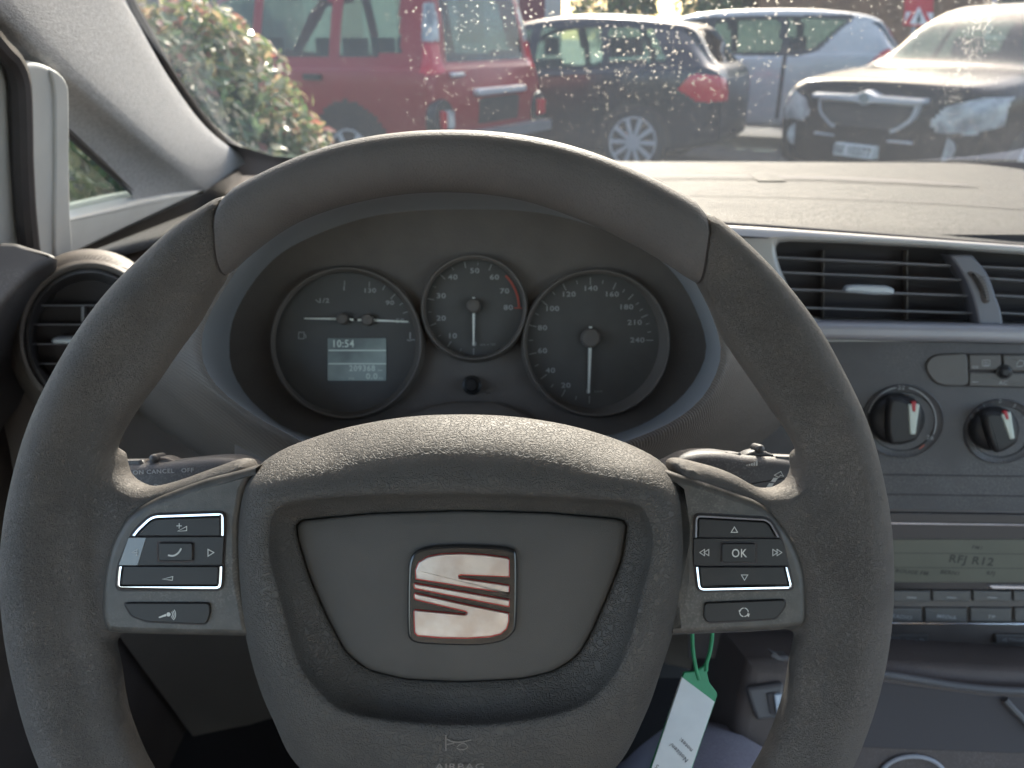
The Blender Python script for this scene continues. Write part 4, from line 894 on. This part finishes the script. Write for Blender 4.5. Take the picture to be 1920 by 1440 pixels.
def inpoly(P, x, y):
    c = False; n = len(P)
    for i in range(n):
        x0, y0 = P[i]; x1, y1 = P[i - 1]
        if (y0 > y) != (y1 > y) and x < (x1 - x0) * (y - y0) / (y1 - y0) + x0: c = not c
    return c
tyre_m = M('tyre_rubber', (.03, .03, .031), .8); alloy_m = M('alloy', (.62, .62, .62), .4, metal=.2)
carglass = thin_glass('car_window_glass', (.42, .52, .48), film=.09, filmc=(.62, .86, .76), refl=1.0)  # mint film colour stands in for light through and off the panes
cargdark = thin_glass('car_dark_glass', (.22, .30, .34), film=.16, filmc=(.22, .46, .85), refl=1.0)  # blue sky reflection put into the film colour
seatd = M('car_seat_dark', (.05, .05, .055), .9)
taill = M('tail_lamp_red', (.62, .012, .03), .15, coat=.6); lampw = M('lamp_clear', (.60, .60, .57), .2, coat=.5, c2=(.26, .26, .26), vs=9); blk = M('black_plastic', (.03, .03, .032), .5)
def car(name, label, st, parts, body_m, pos, head, wheels, wr=.32, rimr=.22, spokes=10, extra=None, tintside=None):
    """st: stations (x, zb, zbelt, ztop, wbelt, wtop, crown); +x is the front, y left"""
    root = empty(name, Matrix.Translation(pos) @ Matrix.Rotation(head, 4, 'Z'), label, 'car', 'cars parked in the row outside')
    fine = cr([tuple(s) for s in st], 16, False)
    def sec(s):
        x, zb, zt, zr, w, wt, cw = s
        H = [(w * .86, zb), (w * .965, zb + .05), (w * .99, zb + (zt - zb) * .35), (w, zb + (zt - zb) * .7), (w * .985, zt - .05), (w * .94, zt + .01),
             (w * .94 * .55 + wt * .45, zt + (zr - zt) * .5), (wt, zr - min(.05, (zr - zt) * .25)), (wt * .86, zr + cw * .45), (wt * .5, zr + cw * .85), (0, zr + cw)]
        return cr(H, 10, False)
    RS = []
    for s in fine:
        h = sec(s); full = [Vector((s[0], y, z)) for y, z in h] + [Vector((s[0], -y, z)) for y, z in reversed(h[:-1])]
        RS.append(full)
    Vv, Ff = rings(RS, False, False, closed=False)
    # end caps: horizontal rows with a bulge
    for sgn, s in ((1, fine[0]), (-1, fine[-1])):
        h = sec(s); RC = []
        for y, z in h[::1]:
            q = (z - s[1]) / max(.01, s[3] - s[1]); bul = .07 * math.sin(math.pi * min(1, max(0, q * .8 + .1)))
            RC.append([Vector((s[0] + sgn * bul * (1 - t * t), y * t, z)) for t in [-1 + 2 * k / 40 for k in range(41)]])
        v2, f2 = rings(RC, False, False, closed=False); Vv, Ff = join((Vv, Ff), (v2, f2))
    G = {}
    for f in Ff:
        a, b, c, d = [Vector(Vv[i]) for i in f]; m = (a + b + c + d) / 4; nn = (c - a).cross(d - b)
        if nn.length < 1e-9: continue
        nn.normalize()
        key = ('body', 0, 0)
        for pi_, (pn, side, P) in enumerate(parts):
            kk = (pn, pi_ if pn in ('side_window', 'wheel_arch', 'door_gap') else 0, 0 if (side != 'side' and min(q[0] for q in P) < 0 < max(q[0] for q in P)) else (1 if m.y > 0 else -1))
            if side == 'side' and abs(nn.y) > .45 and inpoly(P, m.x, m.z): key = kk; break
            if side == 'rear' and m.x < 0 and abs(nn.x) > .22 and inpoly(P, m.y, m.z): key = kk; break
            if side == 'front' and m.x > 0 and abs(nn.x) > .10 and inpoly(P, m.y, m.z): key = kk; break
        G.setdefault(key, []).append(f)
    mats = {'body': body_m, 'side_window': carglass, 'rear_window': cargdark, 'windscreen': carglass, 'windshield': carglass, 'tail_light': taill, 'headlight': lampw, 'reverse_light': lampw, 'bumper': blk, 'wheel_arch': blk, 'grille': blk, 'door_gap': blk,
            'lower_tail_light': taill, 'plate_recess': blk, 'sill': blk, 'window_surround': blk, 'fog_lamp': lampw}
    if extra: mats.update(extra)
    for k, fs in G.items():
        used = sorted({i for f in fs for i in f}); mp = {j: n for n, j in enumerate(used)}
        mk(k[0], ([Vv[i] for i in used], [tuple(mp[i] for i in f) for f in fs]), mats[k[0]], root, ang=50)
    for (wx, wy) in wheels:
        for sg in (1, -1):
            wE = empty('wheel'); wE.parent = root; wE.location = (wx, sg * (wy - .10), wr); wE.rotation_euler = (R(-90) * sg, 0, 0)
            mk('tyre', lathe([(wr * .8, -.10), (wr * .97, -.09), (wr, -.06), (wr, .06), (wr * .97, .095), (rimr * 1.05, .11), (rimr * 1.0, .10)], 40), tyre_m, wE)
            sp_ = [lathe([(rimr * 1.02, .095), (rimr, .115), (rimr * .93, .112), (rimr * .9, .06), (rimr * .89, .02)], 40), lathe([(.05, .05), (.05, .10), (.03, .108)], 20)]
            for k in range(spokes):
                a = 2 * math.pi * k / spokes; ca, sa = math.cos(a), math.sin(a); b = box(.03, rimr * .93, -.016, .016, .085, .108)
                sp_.append(([Vector((v.x * ca - v.y * (1 + v.x * 2) * sa, v.x * sa + v.y * (1 + v.x * 2) * ca, v.z)) for v in b[0]], b[1]))
            sp_[0] = (sp_[0][0], sp_[0][1][:-1])
            mk('rim', join(*sp_), alloy_m, wE)
            mk('brake_hub', lathe([(rimr * .88, .0), (rimr * .88, .03)], 30), blk, wE)
    L0, L1 = st[-1][0], st[0][0]
    zs = st[len(st) // 2][1]
    for sx, sy in ((.25, .36), (.25, -.36), (-.75, .36), (-.75, 0), (-.75, -.36)):
        b1 = join((lambda b: ([Vector((v.x + sx - (v.z - .5) * .25, v.y + sy, v.z)) for v in b[0]], b[1]))(box(-.1, .06, -.22, .22, .5, 1.02)), (lambda b: ([Vector((v.x + sx - .17, v.y + sy, v.z)) for v in b[0]], b[1]))(box(-.04, .04, -.12, .12, 1.06, 1.24)))
        mk('seat', b1, seatd, root)
    return root
def circp(x, z, r, n=24): return [(x + r * math.cos(2 * math.pi * k / n), z + r * math.sin(2 * math.pi * k / n)) for k in range(n)]

# dark hatchback ------------------------------------------------- rear wheel at (1.16, 8.03), heading left and away
th = R(26); hd_ = math.pi - th
def place(rx, wx, wy, heading):  # put local (rx, .80*side) at world wx,wy
    c, s = math.cos(heading), math.sin(heading); lx, ly = rx; return Vector((wx - (lx * c - ly * s), wy - (lx * s + ly * c), 0))
hs_ = [(2.10, .30, .55, .60, .60, .45, .03), (2.02, .22, .60, .70, .80, .62, .03), (1.7, .20, .70, .82, .86, .70, .04), (1.1, .20, .80, .94, .87, .72, .04), (.75, .19, .86, 1.04, .87, .68, .03), (.25, .19, .90, 1.30, .87, .60, .03), (-.3, .19, .93, 1.385, .87, .60, .06), (-.9, .19, .96, 1.39, .87, .59, .06),
       (-1.45, .20, .99, 1.36, .87, .55, .03), (-1.72, .24, 1.0, 1.30, .86, .54, .02), (-1.93, .28, .98, 1.05, .82, .60, .02), (-2.05, .30, .92, .97, .74, .60, .01), (-2.10, .32, .80, .90, .70, .58, .0)]
wroof = M('sunlit_roof_paint', (.05, .055, .07), .25, coat=1)
car('dark_hatchback', 'dark blue hatchback with red tail lamp and alloy wheel behind the raindrops', hs_, [
    ('wheel_arch', 'side', circp(-1.32, .31, .37)), ('wheel_arch', 'side', circp(1.33, .31, .37)),
    ('tail_light', 'side', [(-1.72, .80), (-1.80, .91), (-1.88, .94), (-2.2, .90), (-2.2, .70), (-1.90, .70)]), ('tail_light', 'rear', [(.56, .70), (.55, .80), (.60, .90), (.9, .93), (.9, .70)]), ('tail_light', 'rear', [(-.56, .70), (-.55, .80), (-.60, .90), (-.9, .93), (-.9, .70)]),
    ('rear_window', 'rear', [(-.52, 1.32), (.52, 1.32), (.62, 1.02), (-.62, 1.02)]),
    ('side_window', 'side', [(.78, .94), (.20, 1.27), (-.12, 1.32), (-.16, .95)]), ('side_window', 'side', [(-.24, .95), (-.22, 1.33), (-.85, 1.34), (-.95, .99)]), ('side_window', 'side', [(-1.03, 1.0), (-.93, 1.34), (-1.35, 1.31), (-1.58, 1.04)]),
    ('windscreen', 'front', [(-.66, 1.0), (-.55, 1.34), (.55, 1.34), (.66, 1.0)]), ('headlight', 'front', [(.45, .55), (.85, .58), (.85, .72), (.5, .68)]), ('headlight', 'front', [(-.45, .55), (-.85, .58), (-.85, .72), (-.5, .68)]),
    ('door_gap', 'side', [(-.19, .3), (-.17, .3), (-.17, .92), (-.19, .92)]), ('bumper', 'rear', [(-.9, .25), (.9, .25), (.9, .38), (-.9, .38)])],
    paint('dark_blue_paint', (.010, .013, .022), .3, ct=.35), place((-1.32, .87), 1.17, 7.80, hd_), hd_, [(-1.32, .87), (1.33, .87)], wr=.315, rimr=.235)

# red off-roader -------------------------------------------------
ss = [(2.05, .45, .75, .80, .66, .5, .02), (1.95, .38, .85, .92, .82, .66, .03), (1.5, .36, .92, 1.0, .86, .70, .03), (.95, .36, .98, 1.08, .86, .70, .03), (.45, .36, 1.02, 1.50, .86, .66, .03), (.05, .36, 1.03, 1.66, .86, .64, .03), (-.8, .36, 1.04, 1.70, .86, .64, .03), (-1.6, .38, 1.05, 1.68, .86, .64, .03),
      (-1.86, .42, 1.05, 1.62, .85, .63, .02), (-1.95, .44, 1.04, 1.40, .84, .68, .01), (-2.0, .46, 1.02, 1.10, .83, .72, .0), (-2.04, .48, .94, 1.02, .80, .70, .0)]
redp = paint('red_paint', (.30, .008, .018), .4, ct=.15)
hr = math.pi - R(31)
suv_pos = place((-2.0, .84), -.64, 6.15, hr)
suv = car('red_off_roader', 'red off-roader with upright tail lamps parked behind the bush', ss, [
    ('wheel_arch', 'side', circp(-1.22, .36, .43)), ('wheel_arch', 'side', circp(1.28, .36, .43)),
    ('tail_light', 'rear', [(.64, 1.00), (.9, .98), (.9, 1.20), (.62, 1.20)]), ('reverse_light', 'rear', [(.62, 1.22), (.9, 1.22), (.9, 1.48), (.60, 1.48)]),
    ('tail_light', 'rear', [(-.64, 1.00), (-.9, .98), (-.9, 1.20), (-.62, 1.20)]), ('reverse_light', 'rear', [(-.62, 1.22), (-.9, 1.22), (-.9, 1.48), (-.60, 1.48)]),
    ('tail_light', 'side', [(-1.93, 1.0), (-1.93, 1.20), (-2.2, 1.20), (-2.2, 1.0)]), ('reverse_light', 'side', [(-1.91, 1.22), (-1.88, 1.48), (-2.2, 1.48), (-2.2, 1.22)]),
    ('rear_window', 'rear', [(-.58, 1.07), (.58, 1.07), (.54, 1.60), (-.54, 1.60)]),
    ('plate_recess', 'rear', [(-.34, .60), (.26, .60), (.26, .80), (-.34, .80)]),
    ('side_window', 'side', [(.80, 1.10), (.32, 1.52), (-.12, 1.58), (-.14, 1.08)]), ('side_window', 'side', [(-.24, 1.08), (-.22, 1.59), (-.98, 1.60), (-1.02, 1.09)]), ('side_window', 'side', [(-1.14, 1.10), (-1.10, 1.60), (-1.66, 1.58), (-1.74, 1.13)]),
    ('windscreen', 'front', [(-.66, 1.12), (-.58, 1.58), (.58, 1.58), (.66, 1.12)]),
    ('bumper', 'rear', [(-.9, .40), (.9, .40), (.9, .54), (-.9, .54)]), ('sill', 'side', [(-.75, .3), (.85, .3), (.85, .44), (-.75, .44)])],
    redp, suv_pos, hr, [(-1.22, .86), (1.28, .86)], wr=.35, rimr=.22, spokes=6)
def onrear(o, x, P, t, m, nm):    # small solid piece on a car's end, outline in (y,z)
    s = 1 if t > 0 else -1
    v = rings([[Vector((x + d * s, y, z)) for y, z in inset(P, i)] for d, i in ((-.01, 0), (abs(t) * .7, 0), (abs(t), .008))])
    return mk(nm, v, m, o)
chr2 = M('car_chrome', (.74, .75, .77), .28, metal=.35, coat=.6)
onrear(suv, -2.10, rect(-.40, .82, .34, .875, .02), -.05, chr2, 'chrome_handle_bar')
onrear(suv, -2.02, rect(-.86, .46, .80, .56, .03), -.14, M('bumper_silver', (.30, .31, .33), .35, metal=.5), 'rear_bumper')
onrear(suv, -2.02, circ(.74, .66, .135, 24, .16), -.07, blk, 'lamp_housing')
onrear(suv, -2.02, rect(.64, .60, .74, .74, .02), -.10, lampw, 'reverse_lamp'); onrear(suv, -2.02, rect(.745, .60, .80, .74, .02), -.10, taill, 'brake_lamp')
onrear(suv, -2.02, circ(-.74, .66, .12, 24, .14), -.07, blk, 'lamp_housing'); onrear(suv, -2.02, rect(-.80, .60, -.68, .74, .02), -.10, taill, 'brake_lamp')
onrear(suv, -2.05, rect(.46, .965, .60, 1.0, .01), -.05, chr2, 'badge')
mk('door_handle', box(-.98, -.80, .845, .89, .93, .975), blk, suv)

# silver people carrier -------------------------------------------
sv = [(2.15, .34, .62, .68, .62, .5, .02), (2.05, .26, .70, .80, .82, .62, .03), (1.6, .24, .84, .98, .88, .70, .04), (1.15, .24, .94, 1.10, .88, .68, .03), (.6, .24, 1.00, 1.38, .88, .62, .03), (.1, .24, 1.02, 1.50, .88, .61, .03), (-.7, .24, 1.05, 1.53, .88, .60, .03), (-1.4, .25, 1.08, 1.50, .88, .58, .03),
      (-1.85, .27, 1.08, 1.42, .87, .57, .02), (-2.05, .30, 1.04, 1.22, .84, .60, .02), (-2.20, .34, .96, 1.02, .76, .62, .01), (-2.25, .36, .85, .92, .70, .6, .0)]
hv = math.pi - R(26)
silv = paint('silver_paint', (.56, .535, .50), .5, .0)
car('silver_people_carrier', 'silver estate with roof rail parked behind the dark hatchback', sv, [
    ('wheel_arch', 'side', circp(-1.40, .33, .38)), ('wheel_arch', 'side', circp(1.40, .33, .38)),
    ('tail_light', 'side', [(-1.80, .90), (-2.0, 1.12), (-2.35, 1.16), (-2.3, .98), (-2.05, .88)]), ('tail_light', 'rear', [(.55, .92), (.55, 1.0), (.9, 1.12), (.9, .90)]), ('tail_light', 'rear', [(-.55, .92), (-.55, 1.0), (-.9, 1.12), (-.9, .90)]),
    ('rear_window', 'rear', [(-.56, 1.40), (.56, 1.40), (.66, 1.08), (-.66, 1.08)]),
    ('side_window', 'side', [(1.0, 1.08), (.45, 1.38), (.05, 1.43), (.0, 1.06)]), ('side_window', 'side', [(-.10, 1.06), (-.06, 1.44), (-.80, 1.46), (-.90, 1.08)]), ('side_window', 'side', [(-1.0, 1.09), (-.90, 1.46), (-1.55, 1.44), (-1.50, 1.36), (-1.25, 1.13)]),
    ('window_surround', 'side', [(1.1, 1.05), (.45, 1.42), (.0, 1.47), (-1.6, 1.48), (-1.62, 1.44), (-1.3, 1.10), (-1.1, 1.04)]),
    ('windscreen', 'front', [(-.66, 1.12), (-.58, 1.42), (.58, 1.42), (.66, 1.12)]), ('door_gap', 'side', [(-.96, .35), (-.93, .35), (-.95, 1.05), (-.98, 1.05)])],
    silv, place((-2.2, .80), 4.32, 9.28, hv), hv, [(-1.40, .88), (1.40, .88)], wr=.32, rimr=.21)

# black car facing us ---------------------------------------------
bs = [(2.10, .32, .76, .82, .64, .54, .03), (2.05, .26, .82, .90, .80, .68, .04), (1.85, .24, .87, .93, .87, .78, .03), (1.4, .24, .93, .98, .89, .78, .03), (1.0, .24, .97, 1.03, .89, .72, .03), (.5, .22, 1.0, 1.34, .89, .63, .03), (.0, .22, 1.02, 1.48, .89, .60, .03), (-.8, .22, 1.04, 1.50, .89, .59, .03), (-1.5, .24, 1.06, 1.44, .88, .57, .03), (-1.95, .28, 1.0, 1.15, .82, .60, .02), (-2.1, .32, .85, .95, .74, .58, .0)]
hb_ = math.atan2(-.58, -.82)
bp_ = place((2.12, 0), 2.74, 6.3, hb_)
blackc = car('black_car', 'black car facing the camera with chrome grille and number plate at the right', bs, [
    ('wheel_arch', 'side', circp(1.30, .33, .38)), ('wheel_arch', 'side', circp(-1.35, .33, .38)),
    ('headlight', 'front', [(.50, .68), (.56, .61), (.80, .62), (1.0, .74), (1.0, .86), (.78, .86), (.58, .79)]), ('headlight', 'front', [(-.50, .68), (-.56, .61), (-.80, .62), (-1.0, .74), (-1.0, .86), (-.78, .86), (-.58, .79)]),
    ('windshield', 'front', [(-.74, 1.0), (-.60, 1.47), (.60, 1.47), (.74, 1.0)]),
    ('side_window', 'side', [(.72, 1.06), (.25, 1.38), (-.2, 1.42), (-.2, 1.06)]), ('side_window', 'side', [(-.28, 1.06), (-.28, 1.42), (-1.3, 1.40), (-1.5, 1.10)])],
    M('black_paint', (.008, .008, .010), .22, spec=.22, coat=0), bp_, hb_, [(1.30, .88), (-1.35, .88)], wr=.32, rimr=.2)
gp = rp([(-.43, .82), (.43, .82), (.40, .68), (.26, .575), (-.26, .575), (-.40, .68)], .05, 4)
onrear(blackc, 2.06, gp, .10, chr2, 'grille_frame')
onrear(blackc, 2.06, inset(gp, .03), .115, blk, 'grille_mesh')
onrear(blackc, 2.06, rp([(-.46, .80), (-.08, .79), (0, .765), (.08, .79), (.46, .80), (.46, .84), (.10, .845), (0, .88), (-.10, .845), (-.46, .84)], .01), .135, chr2, 'grille_wing')
onrear(blackc, 2.06, circ(0, .825, .045, 24), .15, M('emblem_green', (.35, .42, .42), .25, metal=.6), 'emblem')
onrear(blackc, 2.06, rect(-.42, .515, .42, .545, .01), .10, chr2, 'bumper_strip')
numpl = onrear(blackc, 2.14, rect(-.17, .385, .17, .485, .01), .09, M('plate_white', (.72, .72, .68), .5), 'number_plate')
onrear(blackc, 2.0, circ(.62, .50, .095, 28), .10, lampw, 'fog_lamp'); onrear(blackc, 2.0, circ(-.62, .50, .095, 28), .10, lampw, 'fog_lamp')
cu = bpy.data.curves.new('t', 'FONT'); cu.body = 'BE 10377'; cu.align_x = 'CENTER'; cu.align_y = 'CENTER'; cu.size = .088; cu.offset = .001
o = bpy.data.objects.new('t', cu); col.objects.link(o)
me = bpy.data.meshes.new_from_object(o.evaluated_get(bpy.context.evaluated_depsgraph_get()))
Vt = [Vector((2.2325, v.co.x * .92, .435 + v.co.y)) for v in me.vertices]; Ft = [tuple(p.vertices) for p in me.polygons]
bpy.data.objects.remove(o)
mk('plate_lettering', (Vt, Ft), ink_m, numpl)

# ---------------------------------------------------------------- bush, hedge, fence, sign, buildings, trees
leafm = []
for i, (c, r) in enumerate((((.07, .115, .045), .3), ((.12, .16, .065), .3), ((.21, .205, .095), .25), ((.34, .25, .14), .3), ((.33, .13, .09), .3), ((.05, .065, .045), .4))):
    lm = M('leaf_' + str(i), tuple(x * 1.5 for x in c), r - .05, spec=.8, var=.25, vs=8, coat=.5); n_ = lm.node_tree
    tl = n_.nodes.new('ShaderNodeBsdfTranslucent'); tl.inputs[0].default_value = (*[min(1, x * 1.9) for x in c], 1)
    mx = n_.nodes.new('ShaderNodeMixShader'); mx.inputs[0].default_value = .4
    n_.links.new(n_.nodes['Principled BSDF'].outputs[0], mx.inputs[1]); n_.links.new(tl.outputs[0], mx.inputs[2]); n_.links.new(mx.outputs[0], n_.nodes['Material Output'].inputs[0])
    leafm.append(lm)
def leaves(cen, radii, n, size, rnd, shell=.55):
    V, Fc, mi = [], [], []
    for _ in range(n):
        while True:
            d = Vector((rnd.gauss(0, 1), rnd.gauss(0, 1), rnd.gauss(0, 1)))
            if d.length > .01: break
        d.normalize(); q = rnd.uniform(shell, 1) ** .6 * (1 + .16 * math.sin(5 * d.x + 3 * d.z) * math.cos(4 * d.y + 2 * d.z))
        p = Vector((cen[0] + d.x * radii[0] * q, cen[1] + d.y * radii[1] * q, cen[2] + d.z * radii[2] * q))
        if p.z < .02: continue
        a = (d + Vector((rnd.uniform(-1, 1), rnd.uniform(-1, 1), rnd.uniform(-.4, 1)))).normalized()
        t = a.cross(Vector((rnd.uniform(-1, 1), rnd.uniform(-1, 1), rnd.uniform(-1, 1)))).normalized(); b = a.cross(t)
        s = size * rnd.uniform(.6, 1.3); n0 = len(V)
        V += [p - t * s, p + b * s * .42 + a * s * .1, p + t * s, p - b * s * .42 + a * s * .1]; Fc.append((n0, n0 + 1, n0 + 2, n0 + 3))
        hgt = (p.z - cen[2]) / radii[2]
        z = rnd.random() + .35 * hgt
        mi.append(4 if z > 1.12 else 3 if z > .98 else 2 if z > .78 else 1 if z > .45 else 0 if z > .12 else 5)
    return V, Fc, mi
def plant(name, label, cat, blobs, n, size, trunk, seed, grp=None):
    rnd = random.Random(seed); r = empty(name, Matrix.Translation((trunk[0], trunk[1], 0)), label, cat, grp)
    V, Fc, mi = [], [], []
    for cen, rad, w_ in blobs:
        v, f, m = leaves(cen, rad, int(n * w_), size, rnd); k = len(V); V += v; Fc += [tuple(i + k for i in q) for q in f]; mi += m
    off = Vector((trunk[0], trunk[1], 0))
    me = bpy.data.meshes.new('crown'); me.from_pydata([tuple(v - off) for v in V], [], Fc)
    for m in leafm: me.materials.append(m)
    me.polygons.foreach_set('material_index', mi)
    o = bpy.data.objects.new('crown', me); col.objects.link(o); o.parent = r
    tb = []
    for cen, rad, w_ in blobs:
        for _ in range(3):
            c = Vector(cen) + Vector((rnd.uniform(-.4, .4) * rad[0], rnd.uniform(-.4, .4) * rad[1], rnd.uniform(0, .5) * rad[2])) - off
            tb.append(tube([Vector((0, 0, 0)), Vector((c.x * .3, c.y * .3, c.z * .5)), c], [trunk[2], trunk[2] * .6, trunk[2] * .2], 7))
    mk('stems', join(*tb), M('bark', (.09, .07, .05), .9), r)
    return r
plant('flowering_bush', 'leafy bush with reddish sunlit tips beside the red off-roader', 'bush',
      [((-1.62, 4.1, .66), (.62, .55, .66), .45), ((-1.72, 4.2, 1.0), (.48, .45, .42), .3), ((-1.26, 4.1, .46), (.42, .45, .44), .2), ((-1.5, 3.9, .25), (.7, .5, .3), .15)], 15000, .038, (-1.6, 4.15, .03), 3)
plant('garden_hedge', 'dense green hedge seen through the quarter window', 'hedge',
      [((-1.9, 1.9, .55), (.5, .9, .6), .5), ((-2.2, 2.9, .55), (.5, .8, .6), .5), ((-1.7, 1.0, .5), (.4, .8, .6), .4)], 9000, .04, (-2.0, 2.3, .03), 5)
fe = empty('wooden_fence', Matrix.Translation((-5, 9.2, 0)), 'weathered grey board fence behind the bush', 'fence')
wood = M('weathered_wood', (.26, .25, .24), .85, var=.25, vs=9, bump=[('noise', 40, .004)])
for k in range(34):
    mk('board', box(-3.0 + k * .17, -3.0 + k * .17 + .155, 0, .025, 0, 2.3 + .02 * math.sin(k * 3)), wood, fe)
mk('rail', box(-3.0, 2.8, .027, .07, .5, .6), wood, fe); mk('rail', box(-3.0, 2.8, .027, .07, 1.7, 1.8), wood, fe)

GX = Fr(at(1722, 30, 13.0), (at(1722, 30, 13) - CAM) * -1)
sg = empty('warning_sign', Matrix.Translation((0, 0, 0)), 'red and white roadworks warning sign board above the black car', 'traffic sign')
sf = Fr(at(1722, 10, 12.5), (-.25, -1, 0))
sg.matrix_world = sf.M
redr = M('sign_red', (.60, .03, .05), .45); whr = M('sign_white', (.80, .80, .80), .45)
mk('board', plate(sf, [(1700, -60), (1754, -60), (1748, 50), (1694, 48)], -.02, 0, .003), redr, sg)
mk('white_panel', plate(sf, [(1699, 22), (1750, 24), (1747, 49), (1695, 47)], 0, .004, .001), whr, sg)
mk('triangle_border', plate(sf, [(1724, -2), (1751, 50), (1693, 48)], .003, .010, .001), redr, sg)
mk('triangle_field', plate(sf, [(1723, 12), (1739, 46), (1705, 45)], .008, .013, .001), whr, sg)
mk('pictogram', join(poly(sf, circ(1724, 26, 2.6, 10), .0145), poly(sf, [(1720, 30), (1727, 30), (1726, 42), (1718, 44)], .0145)), ink_m, sg)
fb = sf.p(1722, 49); fy = sf.V
wp_ = sf.M.inverted() @ Vector((sf.O.x, sf.O.y, 0))
mk('post', tube([Vector((0, wp_.y, -.03)), Vector((0, .5, -.03))], .03, 10), M('post_steel', (.30, .30, .31), .5, metal=.6), sg)

def building(name, label, x0, x1, y, h, m, wins, wc, seed=1):
    b = empty(name, Matrix.Translation(((x0 + x1) / 2, y, 0)), label, 'building'); hw = (x1 - x0) / 2
    mk('wall', box(-hw, hw, 0, 6, 0, h), m, b)
    for (a, c, d, e) in wins:
        f = mk('window', box(a, c, -.06, -.002, d, e), M('window_frame', (.6, .6, .58), .6), b)
        mk('pane', box(a + .08, c - .08, -.08, -.062, d + .08, e - .08), wc, f)
    mk('roof', box(-hw - .3, hw + .3, -.4, 6.4, h, h + .25), M('roof_tiles', (.15, .08, .06), .8, var=.2, vs=5), b)
    return b
pane_d = M('dark_pane', (.03, .035, .04), .1, coat=.5)
building('brown_shed', 'long brown timber clad shed behind the silver estate', 4.9, 22, 17.0, 3.4, M('brown_cladding', (.22, .115, .06), .7, var=.2, vs=3), [(-4, -2.5, 1.2, 2.4), (2, 3.5, 1.2, 2.4)], pane_d)
building('pale_house', 'pale plastered house with dark reddish windows behind the dark hatchback', -9, 1.4, 24.0, 6.5, M('pale_render', (.62, .58, .52), .8, var=.05, vs=2), [(-4.6 + 1.7 * k, -3.7 + 1.7 * k, 1.0 + 2.6 * j, 2.3 + 2.6 * j) for k in range(6) for j in range(2)], M('red_shutter', (.20, .035, .05), .6))
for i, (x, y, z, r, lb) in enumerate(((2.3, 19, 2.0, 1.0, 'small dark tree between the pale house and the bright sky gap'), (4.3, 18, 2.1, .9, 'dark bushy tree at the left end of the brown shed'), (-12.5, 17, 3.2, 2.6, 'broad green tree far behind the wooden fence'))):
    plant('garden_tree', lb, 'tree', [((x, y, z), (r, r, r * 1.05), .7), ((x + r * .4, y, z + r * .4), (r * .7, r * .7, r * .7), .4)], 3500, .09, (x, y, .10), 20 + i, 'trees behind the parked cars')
